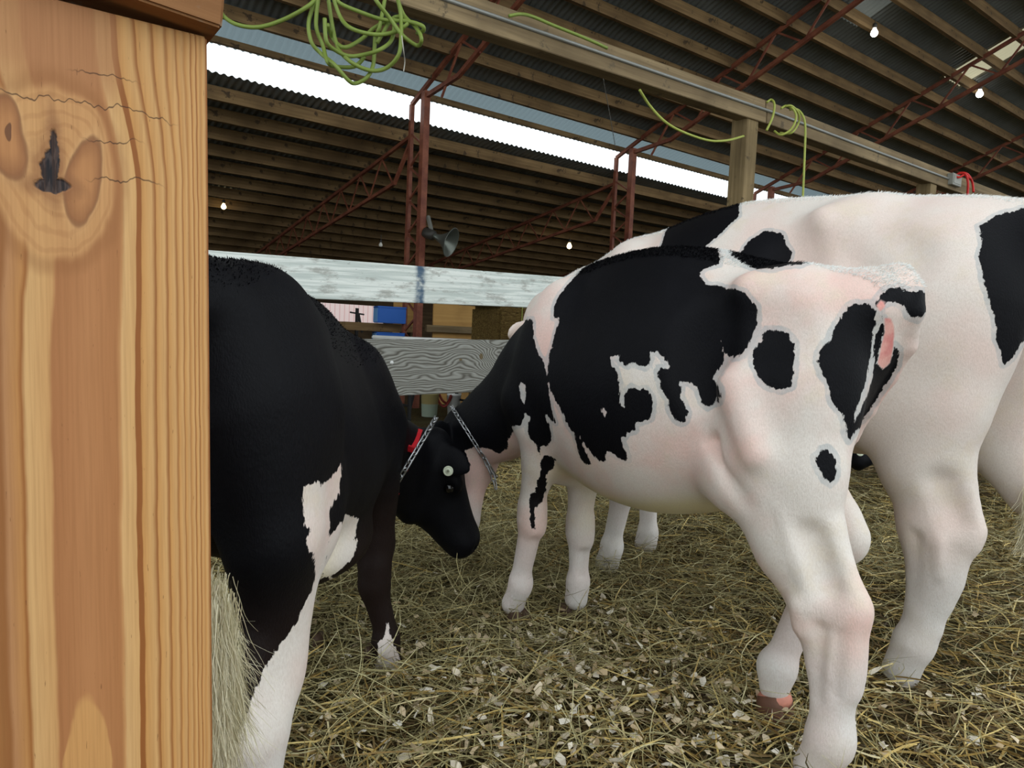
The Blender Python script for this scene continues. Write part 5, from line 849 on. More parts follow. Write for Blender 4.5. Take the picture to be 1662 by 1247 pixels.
{'t':'rc','a':[0.0,0.12,0.33],'b':[0.0,0.12,0.1],'ra':0.05,'rb':0.035,'k':0.03},
{'t':'rc','a':[0.0,0.12,0.1],'b':[0.03,0.12,0.02],'ra':0.038,'rb':0.038,'k':0.02},
{'t':'el','c':[0.78,0.095,0.66],'r':[0.13,0.07,0.2],'k':0.07},
{'t':'rc','a':[0.8,0.1,0.55],'b':[0.8,0.09,0.3],'ra':0.07,'rb':0.04,'k':0.05},
{'t':'el','c':[0.8,0.09,0.29],'r':[0.04,0.038,0.05],'k':0.03},
{'t':'rc','a':[0.8,0.09,0.29],'b':[0.79,0.09,0.08],'ra':0.034,'rb':0.03,'k':0.03},
{'t':'rc','a':[0.79,0.09,0.08],'b':[0.81,0.09,0.02],'ra':0.03,'rb':0.034,'k':0.02},
{'t':'el','c':[0.12,-0.08,0.68],'r':[0.14,0.09,0.19],'k':0.06},
{'t':'rc','a':[0.14,-0.1,0.68],'b':[0.2,-0.12,0.53],'ra':0.11,'rb':0.085,'k':0.05},
{'t':'rc','a':[0.2,-0.12,0.53],'b':[0.03,-0.12,0.33],'ra':0.085,'rb':0.05,'k':0.05},
{'t':'rc','a':[0.03,-0.12,0.5],'b':[-0.02,-0.12,0.33],'ra':0.05,'rb':0.03,'k':0.04},
{'t':'rc','a':[0.0,-0.12,0.33],'b':[0.0,-0.12,0.1],'ra':0.05,'rb':0.035,'k':0.03},
{'t':'rc','a':[0.0,-0.12,0.1],'b':[0.03,-0.12,0.02],'ra':0.038,'rb':0.038,'k':0.02},
{'t':'el','c':[0.78,-0.095,0.66],'r':[0.13,0.07,0.2],'k':0.07},
{'t':'rc','a':[0.8,-0.1,0.55],'b':[0.8,-0.09,0.3],'ra':0.07,'rb':0.04,'k':0.05},
{'t':'el','c':[0.8,-0.09,0.29],'r':[0.04,0.038,0.05],'k':0.03},
{'t':'rc','a':[0.8,-0.09,0.29],'b':[0.79,-0.09,0.08],'ra':0.034,'rb':0.03,'k':0.03},
{'t':'rc','a':[0.79,-0.09,0.08],'b':[0.81,-0.09,0.02],'ra':0.03,'rb':0.034,'k':0.02},
{'t':'rc','a':[0.85,0.0,0.68],'b':[0.97,0.02,0.6],'ra':0.16,'rb':0.14,'k':0.06,'n':[0.0,1.0,0.0],'s':0.75},
{'t':'rc','a':[0.97,0.02,0.6],'b':[1.101,0.3893,0.4582],'ra':0.14,'rb':0.1,'k':0.06,'n':[0.0,1.0,0.0],'s':0.75},
{'t':'rc','a':[0.92,0.0,0.52],'b':[1.111,0.3893,0.3382],'ra':0.1,'rb':0.085,'k':0.06,'n':[0.0,1.0,0.0],'s':0.75},
{'t':'el','c':[1.165,0.4236,0.4037],'r':[0.0999,0.0759,0.074],'k':0.03,'R':[[0.6122,0.3549,-0.7066],[0.1574,-0.9304,-0.331],[0.7749,-0.0914,0.6255]]},
{'t':'rc','a':[1.1917,0.4331,0.3897],'b':[1.3243,0.506,0.2479],'ra':0.0611,'rb':0.04,'k':0.03,'n':[0.1574,-0.9304,-0.331],'s':0.95},
{'t':'el','c':[1.3276,0.5119,0.2329],'r':[0.0426,0.0573,0.0462],'k':0.03,'R':[[0.6122,0.3549,-0.7066],[0.1574,-0.9304,-0.331],[0.7749,-0.0914,0.6255]]},
{'t':'el','c':[1.332,0.5224,0.2053],'r':[0.0185,0.0444,0.0296],'k':0.02,'R':[[0.6122,0.3549,-0.7066],[0.1574,-0.9304,-0.331],[0.7749,-0.0914,0.6255]]},
{'t':'rc','a':[1.0986,0.4251,0.3679],'b':[1.2746,0.4992,0.2434],'ra':0.037,'rb':0.0278,'k':0.05,'n':[0.1574,-0.9304,-0.331],'s':1.25},
{'t':'el','c':[1.143,0.4389,0.3504],'r':[0.074,0.0611,0.0629],'k':0.04,'R':[[0.6122,0.3549,-0.7066],[0.1574,-0.9304,-0.331],[0.7749,-0.0914,0.6255]]},
{'t':'el','c':[1.235,0.3818,0.37],'r':[0.0314,0.0204,0.0222],'k':0.025,'R':[[0.6122,0.3549,-0.7066],[0.1574,-0.9304,-0.331],[0.7749,-0.0914,0.6255]]},
{'t':'el','c':[1.2257,0.3734,0.3447],'r':[0.0148,0.0092,0.0118],'k':0.015,'R':[[0.6122,0.3549,-0.7066],[0.1574,-0.9304,-0.331],[0.7749,-0.0914,0.6255]],'op':'sub'},
{'t':'el','c':[1.3656,0.4916,0.2242],'r':[0.0081,0.0111,0.0074],'k':0.012,'R':[[0.6122,0.3549,-0.7066],[0.1574,-0.9304,-0.331],[0.7749,-0.0914,0.6255]],'op':'sub'},
{'t':'el','c':[1.1431,0.2792,0.3817],'r':[0.0885,0.0426,0.013],'k':0.03,'R':[[-0.0651,-0.7881,-0.612],[-0.5887,-0.4649,0.6613],[-0.8057,0.4034,-0.4337]]},
{'t':'el','c':[1.2157,0.4954,0.4104],'r':[0.0314,0.0204,0.0222],'k':0.025,'R':[[0.6122,0.3549,-0.7066],[0.1574,-0.9304,-0.331],[0.7749,-0.0914,0.6255]]},
{'t':'el','c':[1.2019,0.5145,0.3949],'r':[0.0148,0.0092,0.0118],'k':0.015,'R':[[0.6122,0.3549,-0.7066],[0.1574,-0.9304,-0.331],[0.7749,-0.0914,0.6255]],'op':'sub'},
{'t':'el','c':[1.3569,0.5432,0.2426],'r':[0.0081,0.0111,0.0074],'k':0.012,'R':[[0.6122,0.3549,-0.7066],[0.1574,-0.9304,-0.331],[0.7749,-0.0914,0.6255]],'op':'sub'},
{'t':'el','c':[1.0996,0.5364,0.4732],'r':[0.0885,0.0426,0.013],'k':0.03,'R':[[-0.3565,0.9343,0.0007],[0.6268,0.2396,-0.7414],[-0.6929,-0.2639,-0.671]]},
{'t':'el','c':[1.1369,0.3953,0.4699],'r':[0.0296,0.0444,0.0333],'k':0.04,'R':[[0.6122,0.3549,-0.7066],[0.1574,-0.9304,-0.331],[0.7749,-0.0914,0.6255]]},
{'t':'rc','a':[-0.02,0.0,0.9],'b':[-0.08,0.0,0.89],'ra':0.033,'rb':0.026,'k':0.012},
{'t':'rc','a':[-0.08,0.0,0.89],'b':[-0.11,0.0,0.8],'ra':0.026,'rb':0.024,'k':0.012},
{'t':'rc','a':[-0.11,0.0,0.8],'b':[-0.12,0.0,0.5],'ra':0.024,'rb':0.015,'k':0.012}],'ux':[-0.9395,0.3424,0.0],'d':[0.3424,0.9395,0.0],'origin':[3.2371,3.791,0.0],'yaw':2.8623,'black':[],'white':[],'pink':[],'head':{'f':[0.6122,0.3549,-0.7066],'u':[0.7749,-0.0914,0.6255],'s':[0.1574,-0.9304,-0.331],'P':[1.161,0.3893,0.4982],'L':0.37}}}

# ------------------------------------------------------------------ the cattle: one continuous body each, coat patches as distances to hand-drawn outlines
def poly_sd(poly, U, Z):
    """signed distance, positive inside"""
    P=np.array(poly); Q=np.roll(P,-1,0); d=np.full(len(U),9.0); ins=np.zeros(len(U),bool)
    for (x0,y0),(x1,y1) in zip(P,Q):
        ex,ey=x1-x0,y1-y0; l=ex*ex+ey*ey+1e-12; t=np.clip(((U-x0)*ex+(Z-y0)*ey)/l,0,1); d=np.minimum(d,(U-x0-t*ex)**2+(Z-y0-t*ey)**2)
        c=(y0>Z)!=(y1>Z); xi=x0+(Z-y0)/(y1-y0 if abs(y1-y0)>1e-12 else 1e-12)*ex; ins^=c&(U<xi)
    d=np.sqrt(d); return np.where(ins,d,-d)
def coat_values(cw, V, N, base):
    ux=np.array(cw['ux']); dv=np.array(cw['d']); U=V@ux; Z=V[:,2]
    sd=np.full(len(V),base)
    def near(poly,pad=0.09):
        p=np.array(poly); return (U>p[:,0].min()-pad)&(U<p[:,0].max()+pad)&(Z>p[:,1].min()-pad)&(Z<p[:,1].max()+pad)
    for p in cw['black']:
        m=near(p); sd[m]=np.maximum(sd[m],poly_sd(p,U[m],Z[m]))
    for p in cw['white']:
        m=near(p); sd[m]=np.minimum(sd[m],-poly_sd(p,U[m],Z[m]))
    pk=np.full(len(V),-0.08)
    for p in cw['pink']:
        m=near(p); pk[m]=np.maximum(pk[m],poly_sd(p,U[m],Z[m]))
    f=N@dv; s=np.clip((f+0.45)/0.25,0,1)
    far=np.full(len(V),base) if base>0 else 0.06*np.sin(6.5*V[:,0]+1.3)*np.sin(7*Z+0.5*V[:,0])-0.012
    return np.clip(s*sd+(1-s)*far,-0.1,0.1), pk
def coat_mat(name, dark, brown, scale=1.0, shaven=0.5, halo_amt=0.6, hair=False):
    m=NT(name,0.62,0.22); v=m.coord(); sd=m.attr('patch'); pk=m.attr('skin')
    j1=m.math('MULTIPLY',m.math('SUBTRACT',m.noise(m.mapping(v,(130,130,60)),1.0,3,0.6),0.5),0.015); j2=m.math('MULTIPLY',m.math('SUBTRACT',m.noise(v,55,3),0.5),0.007)
    sdj=m.math('ADD',sd,m.math('ADD',j1,j2)); blk=m.step(sdj,-0.0009,0.0009)
    halo=m.math('MULTIPLY',m.step(m.noise(v,38,3),0.25,0.6,0.45,1.0),m.math('MULTIPLY',m.step(m.math('ADD',sd,m.math('MULTIPLY',j2,1.2)),-0.0105,-0.0075),m.step(m.sep(v)[2],0.50*scale,0.58*scale)))
    X,Y,Z=m.sep(v)
    n1=m.noise(v,3.2/scale,4,0.6); n2=m.noise(v,11/scale,4,0.65); fine=m.noise(m.mapping(v,(420,420,150)),1.0,3,0.6)
    base=m.mix(m.step(n1,0.36,0.62,0,shaven),L3(232,223,214),L3(236,190,178))          # clipped coat: pink skin shows through white hair
    base=m.mix(m.step(n2,0.50,0.72,0,0.45),base,L3(224,208,182))
    low=m.step(Z,0.53*scale,0.43*scale,0,1); mid=m.step(Z,0.30*scale,0.20*scale)
    cream=m.math('MULTIPLY',low,m.math('SUBTRACT',1.0,mid)); yv=m.math('MULTIPLY',m.step(m.math('ABSOLUTE',Y),0.15*scale,0.09*scale),m.math('MULTIPLY',m.step(X,0.20*scale,0.30*scale),m.step(X,0.82*scale,0.70*scale)))
    base=m.mix(m.math('MULTIPLY',cream,m.math('MULTIPLY',yv,0.9)),base,L3(226,215,166))      # yellowish belly hair
    base=m.mix(m.math('MULTIPLY',mid,0.55),base,L3(218,218,216))                              # greyer stockings
    base=m.mix(m.step(fine,0.35,0.72,0,0.26),base,L3(190,172,158))
    base=m.mix(m.math('MULTIPLY',halo,halo_amt),base,L3(170,176,178))                              # dark skin under white hair round each patch
    pinkm=m.step(m.math('ADD',pk,m.math('MULTIPLY',j2,0.5)),-0.002,0.003); base=m.mix(pinkm,base,m.mix(m.step(n2,0.4,0.6),L3(224,140,134),L3(240,180,168)))
    dk=m.mix(m.step(n1,0.4,0.7),dark,tuple(c*1.5 for c in dark)); dk=m.mix(m.math('MULTIPLY',m.math('MULTIPLY',m.step(Z,0.52*scale,0.34*scale),m.step(X,1.0,0.92)),0.8),dk,brown)
    dk=m.mix(m.step(fine,0.5,0.8,0,0.4),dk,tuple(min(1,c*2.6+0.004) for c in dark)); blk=m.math('MULTIPLY',blk,m.math('SUBTRACT',1.0,pinkm)); m.color(m.mix(blk,base,dk))
    m.rough(m.step(blk,0,1,0.66,0.58)); m.put(m.b.inputs['Specular IOR Level'],m.step(blk,0,1,0.22,0.12)); m.put(m.b.inputs['Sheen Weight'],m.step(blk,0,1,0.10,0.0)); m.b.inputs['Sheen Roughness'].default_value=0.4
    if hair: m.color(m.mix(blk,m.mix(low,L3(240,242,240),L3(226,218,180)),dk)); return m.m
    h=m.math('ADD',m.math('MULTIPLY',fine,0.9),m.math('MULTIPLY',n2,1.6)); m.bump(h,0.30,0.006); return m.m
MHOOF=plain('horn_of_hoof',L3(84,64,50),0.55,0.3,0,0.3,30); MHOOFR=plain('raw_brown_hoof',L3(104,72,56),0.6,0.3,0,0.35,40); MCOR=plain('raw_pink_skin',L3(206,136,116),0.55,0.35,0,0.25,60); MEYE=plain('dark_wet_eye',L3(10,8,8),0.08,0.7); MTAG=plain('pale_ear_button',L3(214,220,196),0.45,0.4,0,0.04,20); MTAGD=plain('tag_stud',L3(130,134,110),0.5,0.4)
BODY={}
def make_cow(key, name, label, base, mat, cell, hoofs, shown_tag=None, hair=None):
    cw=COWS[key]; root=thing(name,label,'cow',cw['origin'],cw['yaw'],'young dairy cattle in the pen')
    V,Q=build_implicit(cw['prims'],cell,3); N=vnormals(V,Q); sd,pk=coat_values(cw,V,N,base)
    fast_mesh('body',V,Q,mat,root,True,{'patch':sd,'skin':pk})
    c,s=math.cos(cw['yaw']),math.sin(cw['yaw']); M=np.array([[c,-s,0],[s,c,0],[0,0,1]]); BODY[key]=(V,Q,N,M,np.array(cw['origin']),sd)
    for x,y,z,yaw,tilt in hoofs:
        mb=MB()
        for q in (-1,1):
            prof=[(0.0,-0.032),(0.020,-0.030),(0.0215,-0.012),(0.019,0.012),(0.015,0.026),(0.0,0.030)]; mm=MB(); mm.lathe(prof,12); mb.add([np.array(p)*np.array([1.55,0.85,1.0])+np.array([0.010 if p[2]<0 else 0,0.0165*q,0]) for p in mm.V],mm.F)
        o=mb.build('hoof',MHOOF if tilt<0.3 else MHOOFR,root,loc=(x-(0 if tilt>0.3 else 0.012),y,z-(0 if tilt>0.3 else 0.016)),smooth=True); o.rotation_euler=(0,tilt,yaw)
        if tilt>0.3: o.scale=(1.05,1.30,1.35); o['label']='reddish brown lifted hoof'; o.location.x-=0.008; mb=MB(); mb.lathe([(0.0,-0.004),(0.033,-0.006),(0.0365,0.004),(0.035,0.014),(0.030,0.020),(0.0,0.022)],20); cr=mb.build('coronet',MCOR,root,loc=(x-0.004,y,z+0.018),smooth=True); cr.rotation_euler=(0,0.25,0); cr['label']='raw pink band above the lifted hoof'
    hd=cw['head']; g=lambda a,b,cc: np.array(hd['P'])+hd['L']*(a*np.array(hd['f'])+b*np.array(hd['u'])+cc*np.array(hd['s']))
    for q in (-1,1):
        mb=MB(); r=0.042*hd['L']; mb.lathe([(r*math.sin(k),-r*math.cos(k)) for k in np.linspace(0.001,math.pi-0.001,10)],14); mb.build('eye',MEYE,root,loc=g(0.385,-0.12,0.185*q),smooth=True)
    if hair:
        n,ln,fn=hair; fc=Q; C=V[fc].mean(1); CN=N[fc].mean(1); w=fn(C,CN); w=w/w.sum(); pick=RNG.choice(len(fc),n,p=w); b=RNG.random((n,2)); 
        P=(V[fc[pick,0]]*((1-b[:,0])*(1-b[:,1]))[:,None]+V[fc[pick,1]]*(b[:,0]*(1-b[:,1]))[:,None]+V[fc[pick,2]]*(b[:,0]*b[:,1])[:,None]+V[fc[pick,3]]*((1-b[:,0])*b[:,1])[:,None])
        nn=CN[pick]; d=nn*0.55+np.array([-0.8,0,-0.15])+RNG.normal(0,0.30,(n,3)); d/=np.linalg.norm(d,axis=1,keepdims=True); sdv=RNG.normal(0,1,(n,3)); sdv=np.cross(d,sdv); sdv/=np.linalg.norm(sdv,axis=1,keepdims=True)
        L_=ln*(0.55+0.75*RNG.random(n))[:,None]; wd=0.0007
        A0=P-nn*0.002-sdv*wd; A1=P-nn*0.002+sdv*wd; B0=P+d*L_*0.6+sdv*wd*0.7; B1=P+d*L_*0.6-sdv*wd*0.7; T=P+d*L_+np.array([-0.25,0,-0.1])*L_*0.5
        HV=np.stack([A0,A1,B0,B1,T,T+sdv*0.0002],1).reshape(-1,3); i=np.arange(n)*6; HQ=np.concatenate([np.stack([i,i+1,i+2,i+3],1),np.stack([i+3,i+2,i+5,i+4],1)])
        pv=np.repeat(sd[fc[pick]].mean(1),6); kv=np.repeat(pk[fc[pick]].mean(1),6); tag(fast_mesh('coat_hair',HV,HQ,MHAIR,root,True,{'patch':pv,'skin':kv}),kind='stuff')
    return root
BLK=L3(9,9,13)
back=lambda w,zmin:(lambda C,CN:1e-6+np.clip((CN[:,2]-0.35)/0.3,0,1)*(np.abs(C[:,1])<w)*(C[:,2]>zmin))
MHAIR=coat_mat('standing_hair',BLK,BLK,1.0,0,0,True); m_h=coat_mat('heifer_coat',BLK,L3(18,15,15),1.0,0.75); m_b=coat_mat('large_heifer_coat',BLK,L3(22,22,26),1.25,0.35); m_k=coat_mat('black_heifer_coat',BLK,L3(34,22,17),0.95,0.5,0.0)
sw=COWS['h']['swing']
make_cow('h','cow','small black and white heifer grazing mid picture with one hind leg lifted',-0.1,m_h,0.0068,[(0.02,0.13,0.012,0,0.1),(sw[0],sw[1],sw[2]-0.004,0.0,0.35),(0.90,0.085,0.010,0,0.1),(0.86,-0.075,0.010,0,0.1)],None,(26000,0.0058,lambda C,CN:back(0.07,0.86)(C,CN)))
make_cow('b','cow','large white heifer with few black patches filling the right side',-0.1,m_b,0.009,[(0.02,0.15,0.0,0,0.1),(-0.27,-0.14,0.0,0,0.1),(1.0,0.15,0.0,0,0.1),(1.06,-0.13,0.0,0,0.1)],None,(18000,0.0075,back(0.08,1.02)))
make_cow('k','cow','black heifer with a white hind shin grazing beside the pine post',0.1,m_k,0.0068,[(0.05,-0.10,0.012,0,0.1),(0.02,0.13,0.012,0,0.1),(0.82,-0.10,0.012,0,0.1),(0.86,0.08,0.012,0,0.1)],None,(9000,0.0045,back(0.10,0.72)))
make_cow('c','cow','black heifer behind the large white one showing only its lowered head',0.1,m_k,0.013,[(0.04,0.12,0.012,0,0.1),(0.04,-0.12,0.012,0,0.1),(0.82,0.09,0.012,0,0.1),(0.82,-0.09,0.012,0,0.1)])
COWROOT={}
for o in list(bpy.data.objects):
    if o.get('category')=='cow': COWROOT[o['label'].split()[0]+o['label'].split()[1]]=o
def cow_hit(key, px, py):
    """nearest coat point of a body under a sight line, in world space, and its normal"""
    V,Q,N,M,o,_=BODY[key]; Wv=V@M.T+o; d=at(px,py,1.0)-CAMO; d=d/np.linalg.norm(d); r=Wv-CAMO; t=r@d; off=np.linalg.norm(r-t[:,None]*d,axis=1)
    m=np.where(off<0.012)[0]
    if len(m)==0: m=np.argsort(off)[:1]
    i=m[np.argmin(t[m])]; return Wv[i],(N@M.T)[i]
# ear buttons
def ear_button(key, cowobj, px, py, r):
    P,n=cow_hit(key,px,py); cw=COWS[key]; V,Q,N,M,o,_=BODY[key]; to=CAMO-P; to/=np.linalg.norm(to); nn=n*0.4+to*0.6; lp=(P+to*0.007-o)@M; ln=nn@M
    mb=MB(); mb.lathe([(0.0,0.0035),(r*0.55,0.0035),(r*0.62,0.001),(r*0.8,0.0032),(r,0.002),(r,-0.002),(0,-0.002)],20,axis=ln); e=mb.build('ear_tag',MTAG,cowobj,loc=lp,smooth=True); e['label']='round pale ear tag'
    mb=MB(); mb.lathe([(0.0,0.006),(r*0.22,0.006),(r*0.3,0.0035)],12,axis=ln); mb.build('stud',MTAGD,e)
for key,word,px,py,r in (('k','blackheifer',721,764,0.0145),('c','blackheifer',1395,734,0.017)):
    ob=[o for o in bpy.data.objects if o.get('category')=='cow' and np.allclose(o.location[:],COWS[key]['origin'],atol=1e-3)][0]; ear_button(key,ob,px,py,r)
# ------------------------------------------------------------------ neck chains and the red strap
def neck_ring(key, p1, p2, off, lim):
    V,Q,N,M,o,_=BODY[key]; Wv=V@M.T+o; A_,_n=cow_hit(key,*p1); B_,_n2=cow_hit(key,*p2); view=(A_+B_)/2-CAMO; view/=np.linalg.norm(view); n=np.cross(B_-A_,view); n/=np.linalg.norm(n)
    mid=(A_+B_)/2+view*0.05; m=(np.abs((Wv-A_)@n)<0.006)&(np.linalg.norm(Wv-mid,axis=1)<lim); P=Wv[m]; c=mid
    e1=(B_-A_)/np.linalg.norm(B_-A_); e2=np.cross(n,e1); x=(P-c)@e1; y=(P-c)@e2; an=np.arctan2(y,x); r=np.hypot(x,y); K=72; bins=((an+math.pi)/(2*math.pi)*K).astype(int)%K; R=np.full(K,np.nan)
    for k in range(K):
        if (bins==k).any(): R[k]=r[bins==k].min() if False else np.median(r[bins==k])
    ok=~np.isnan(R); idx=np.arange(K); R=np.interp(idx,idx[ok],R[ok],period=K)
    for _ in range(4): R=(np.roll(R,1)+R*2+np.roll(R,-1))/4
    th=(idx+0.5)/K*2*math.pi-math.pi; pts=c+((R+off)*np.cos(th))[:,None]*e1+((R+off)*np.sin(th))[:,None]*e2; return pts,n,c
MCHAIN=plain('zinc_chain',L3(176,178,180),0.28,0.6,0.85,0.1,60)
def resample(pts,step):
    P=np.vstack([pts,pts[:1]]); s=np.concatenate([[0],np.cumsum(np.linalg.norm(np.diff(P,axis=0),axis=1))]); n=int(s[-1]/step); t=np.linspace(0,s[-1],n+1)[:-1]; return np.stack([np.interp(t,s,P[:,i]) for i in range(3)],1)
def arc(pts,c,near):
    """the half of a neck ring on the camera's side (near) or the far half, in order"""
    v=CAMO-c; v/=np.linalg.norm(v); k=(pts-c)@v; m=(k>-0.012) if near else (k<0.012); i=np.where(m&~np.roll(m,1))[0]; st=i[0] if len(i) else 0; q=[]
    for j in range(len(pts)):
        t=(st+j)%len(pts)
        if not m[t]: break
        q.append(pts[t])
    return np.array(q)
def neck_chain(key,p1,p2,label,lim,extra=None,pitch=0.0215,half=False):
    pts,n,c=neck_ring(key,p1,p2,0.009,lim)
    if half: pts=arc(pts,c,True)
    dp=np.concatenate([[0],np.cumsum(np.linalg.norm(np.diff(np.vstack([pts,pts[:1]]) if not half else pts,axis=0),axis=1))]); PP_=np.vstack([pts,pts[:1]]) if not half else pts
    tt=np.arange(0,dp[-1]-(0 if half else pitch*0.5),pitch); P=np.stack([np.interp(tt,dp,PP_[:,i]) for i in range(3)],1)
    t=thing('neck_chain',label,'chain',c,0,'neck chains of the grazing heifers'); k=len(P); l,w=pitch*0.70,0.0058
    def link(p,d,out,odd):
        d=d/np.linalg.norm(d); out=out-d*(out@d); out/=np.linalg.norm(out); sde=np.cross(d,out); side=(sde+out*0.9) if odd else (sde-out*0.9); side/=np.linalg.norm(side); mb=MB(); ring=[]
        for a in np.linspace(0,2*math.pi,18)[:-1]: ring.append(d*(math.copysign(l-w,math.cos(a))+w*math.cos(a))+side*w*math.sin(a))
        mb.tube(ring,0.0022,6,True); mb.build('link',MCHAIN,t,loc=p-c,smooth=True)
    for i in range(k):
        d=(P[(i+1)%k]-P[i-1]) if not half else (P[min(i+1,k-1)]-P[max(i-1,0)]); link(P[i],d,P[i]-c,i%2)
    if extra:
        S_=spline([at(*e) for e in extra],12); q=[S_[0]]
        for p in S_:
            if np.linalg.norm(p-q[-1])>pitch: q.append(p)
        for i in range(len(q)-1): link(q[i],q[i+1]-q[i],np.array([0.3,-1,0.1]),i%2)
    return t
d_h=float(np.linalg.norm(cow_hit('h',795,765)[0]-CAMO))*0.97
neck_chain('k',(692,712),(643,802),'chrome chain round the neck of the black heifer',0.20,half=True)
neck_chain('h',(742,684),(792,760),'chrome chain round the neck of the small spotted heifer',0.24,[(790,752,d_h),(799,772,d_h),(804,788,d_h),(806,800,d_h)])
pts,n,c=neck_ring('k',(684,702),(638,830),0.006,0.24); P=arc(pts,c,False); K_=len(P); Vs=[]
for i in range(K_):
    o_=(P[i]-c); o_/=np.linalg.norm(o_)
    for a,b in ((-0.011,0.0),(0.011,0.0),(0.011,0.004),(-0.011,0.004)): Vs.append(P[i]-c+n*a+o_*b)
Fs=[(i*4+j,i*4+(j+1)%4,(i+1)*4+(j+1)%4,(i+1)*4+j) for i in range(K_-1) for j in range(4)]+[(0,1,2,3),tuple((K_-1)*4+j for j in (3,2,1,0))]
tag(mesh_obj('neck_strap',Vs,Fs,plain('red_webbing',L3(196,28,40),0.6,0.3,0,0.1,60),loc=c,smooth=False),'red webbing strap round the far side of the black heifer neck','strap')
# ------------------------------------------------------------------ yellow-white tail switch of the black heifer
def switch(cowobj,key,P0,P1,n,ln,spread,mat):
    V=[];F=[]
    V=[];Qs=[];b=0
    P0=np.array(P0);P1=np.array(P1)
    for i in range(n):
        t=RNG.random(); r=P0+(P1-P0)*t+RNG.normal(0,1,3)*np.array([0.012,0.012,0.008])*spread; L_=ln*(0.5+0.7*RNG.random()); d=np.array([-0.02,0.0,-1.0])+RNG.normal(0,0.16,3)*np.array([1,1,0.2])*spread; cur=RNG.normal(0,0.05,3); p=r.copy(); w=0.0006; sdv=np.array([0.3,1,0])+RNG.normal(0,0.5,3); sdv/=np.linalg.norm(sdv); m=9
        for k in range(m+1):
            ww=w*(1-0.7*k/m); V+=[p-sdv*ww,p+sdv*ww]; d=d+cur*0.6+RNG.normal(0,0.02,3)+0.16*np.array([math.sin(5.5*t*6+k*1.5),math.cos(4*t*6+k*1.3),0]); p=p+d/np.linalg.norm(d)*L_/m
        Qs+=[(b+2*k,b+2*k+1,b+2*k+3,b+2*k+2) for k in range(m)]; b+=2*(m+1)
    return tag(fast_mesh('tail_switch',np.array(V),np.array(Qs),mat,cowobj),kind='stuff')
MSW=NT('tail_hair',0.5,0.35); v=MSW.coord(); MSW.color(MSW.mix(MSW.noise(MSW.mapping(v,(200,200,20)),1.0,2),L3(212,202,160),L3(240,234,212))); MSW=MSW.m
kb=[o for o in bpy.data.objects if o.get('category')=='cow' and np.allclose(o.location[:],COWS['k']['origin'],atol=1e-3)][0]
Mk=BODY['k'][3]; ok_=BODY['k'][4]; loc=lambda px,py,d:(at(px,py,d)-ok_)@Mk
switch(kb,'k',loc(344,945,0.80),loc(352,1130,0.80),5200,0.11,0.75,MSW)
bb=[o for o in bpy.data.objects if o.get('category')=='cow' and np.allclose(o.location[:],COWS['b']['origin'],atol=1e-3)][0]
Mb=BODY['b'][3]; ob_=BODY['b'][4]; locb=lambda px,py,d:(at(px,py,d)-ob_)@Mb
switch(bb,'b',locb(1682,790,1.72),locb(1676,850,1.72),2200,0.09,0.7,MSW)

# ------------------------------------------------------------------ bedding: loose hay, straw and shavings lying on the floor
def ribbons(name,label,cat,pts,n_seg,length,width,curl,lift,mat,zoff=0.004):
    n=len(pts); az=RNG.random(n)*2*math.pi; el=RNG.normal(0,lift,n); L_=length[0]+(length[1]-length[0])*RNG.random(n)**1.5; w=width[0]+(width[1]-width[0])*RNG.random(n); base=RNG.random(n)
    p=np.stack([pts[:,0],pts[:,1],ground_z(pts[:,0],pts[:,1])+zoff+RNG.random(n)**1.6*pts[:,2]],1); k1=RNG.normal(0,curl,n); k2=RNG.normal(0,curl*0.4,n); Vs=[]
    roll=RNG.normal(0,0.7,n)
    for i in range(n_seg+1):
        d=np.stack([np.cos(az)*np.cos(el),np.sin(az)*np.cos(el),np.sin(el)],1); s=np.stack([-np.sin(az)*np.cos(roll),np.cos(az)*np.cos(roll),np.sin(roll)],1); ww=(w*(1.0 if i<n_seg else 0.45))[:,None]/2
        Vs+=[p-s*ww,p+s*ww]; p=p+d*(L_/n_seg)[:,None]; az=az+k1/n_seg; el=el+k2/n_seg-0.15*el; gz=ground_z(p[:,0],p[:,1])+0.003; p[:,2]=np.maximum(p[:,2],gz)
    V=np.stack(Vs,1).reshape(-1,3); i=np.arange(n)*(2*n_seg+2); Q=np.concatenate([np.stack([i+2*k,i+2*k+1,i+2*k+3,i+2*k+2],1) for k in range(n_seg)])
    return tag(fast_mesh(name,V,Q,mat,None,False,{'tone':np.repeat(base,2*n_seg+2)}),label,cat,kind='stuff')
def straw_mat(name,stops,rough=0.6):
    m=NT(name,rough,0.35); t=m.attr('tone'); v=m.coord(); c=m.ramp(t,stops); c=m.mix(m.step(m.noise(v,40,3),0.4,0.7,0,0.35),c,L3(110,90,50)); m.color(c); return m.m
M_STRAW=straw_mat('straw',[(0.0,L3(118,92,48)),(0.3,L3(180,148,80)),(0.6,L3(214,186,112)),(0.85,L3(230,206,136)),(1.0,L3(240,226,180))])
M_HAY=straw_mat('hay',[(0.0,L3(84,76,46)),(0.4,L3(136,126,84)),(0.75,L3(176,166,116)),(1.0,L3(214,206,160))])
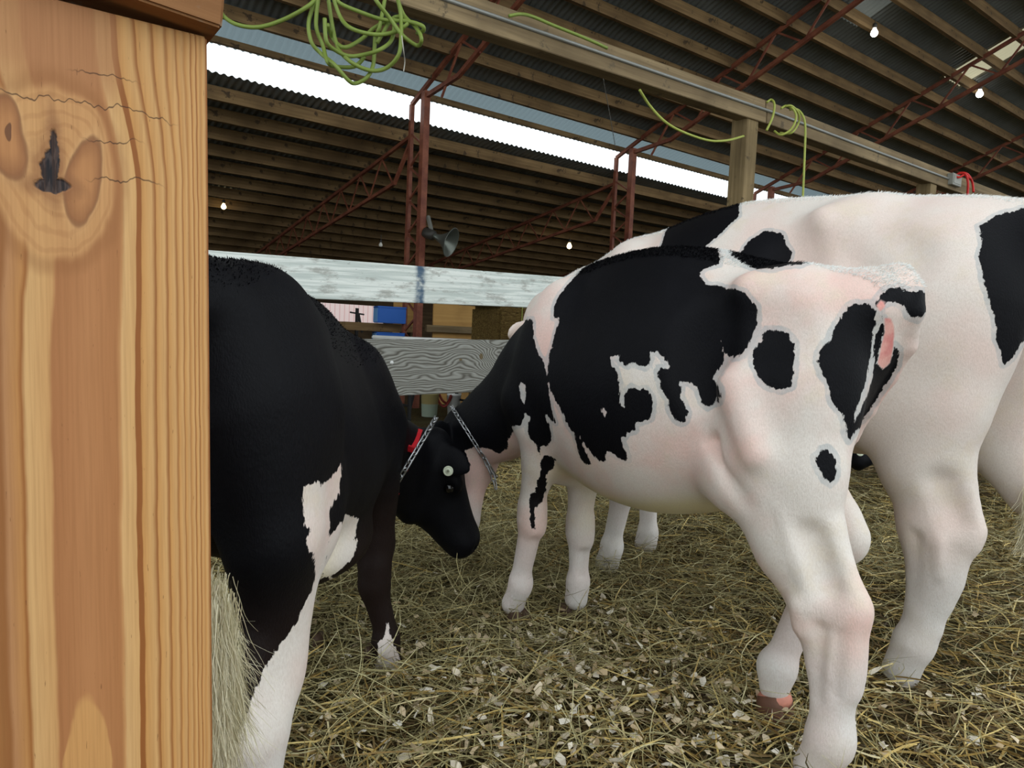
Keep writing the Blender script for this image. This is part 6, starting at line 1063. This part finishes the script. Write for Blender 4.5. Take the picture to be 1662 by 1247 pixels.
M_CHAFF=straw_mat('old_straw',[(0.0,L3(52,40,24)),(0.5,L3(104,82,48)),(1.0,L3(160,134,86))])
M_SHAV=straw_mat('wood_shaving',[(0.0,L3(204,178,138)),(0.5,L3(232,214,182)),(1.0,L3(248,242,228))])
def scatter(n,x0,x1,y0,y1,dens,h):
    """points in view, thinned by a density function"""
    out=[]; c=0
    while c<n:
        x=x0+(x1-x0)*RNG.random(n*2); y=y0+(y1-y0)*RNG.random(n*2)**1.3; k=(RNG.random(n*2)<dens(x,y))&(np.abs(x)<0.95*y+0.25); q=np.stack([x[k],y[k]],1); out.append(q); c+=len(q)
    q=np.concatenate(out)[:n]; return np.concatenate([q,np.full((n,1),h)],1)
hayd=lambda x,y:np.clip(0.12+0.95*np.exp(-(((x+0.22)/0.75)**2+((y-2.3)/0.85)**2))+0.5*np.exp(-(((x-1.0)/1.2)**2+((y-3.1)/0.8)**2)),0,1)
strd=lambda x,y:np.clip(1.0-0.75*np.exp(-(((x+0.3)/0.6)**2+((y-2.3)/0.6)**2)),0.1,1)
shd=lambda x,y:np.clip(np.exp(-(((x-0.22)/0.42)**2+((y-1.55)/0.38)**2))+0.10*(y<2.1),0,1)
all1=lambda x,y:np.ones_like(x)
ribbons('old_straw','dull trampled straw covering the whole pen floor','straw',scatter(30000,-2.2,4.5,0.85,5.2,all1,0.018),3,(0.04,0.11),(0.0025,0.005),0.7,0.10,M_CHAFF)
ribbons('loose_hay','greenish loose hay heaped where the heifers graze','hay',scatter(30000,-1.8,3.6,0.9,4.6,hayd,0.055),5,(0.10,0.26),(0.0012,0.0024),1.6,0.28,M_HAY)
ribbons('loose_straw','yellow straw stalks strewn over the pen floor','straw',scatter(17000,-1.6,3.6,0.9,4.4,strd,0.035),3,(0.04,0.17),(0.002,0.0048),0.35,0.20,M_STRAW)
ribbons('wood_shavings','pale wood shavings mixed into the straw in front','wood shavings',scatter(1500,-1.2,2.6,0.9,2.6,shd,0.035),2,(0.010,0.034),(0.007,0.018),1.2,0.35,M_SHAV,0.014)
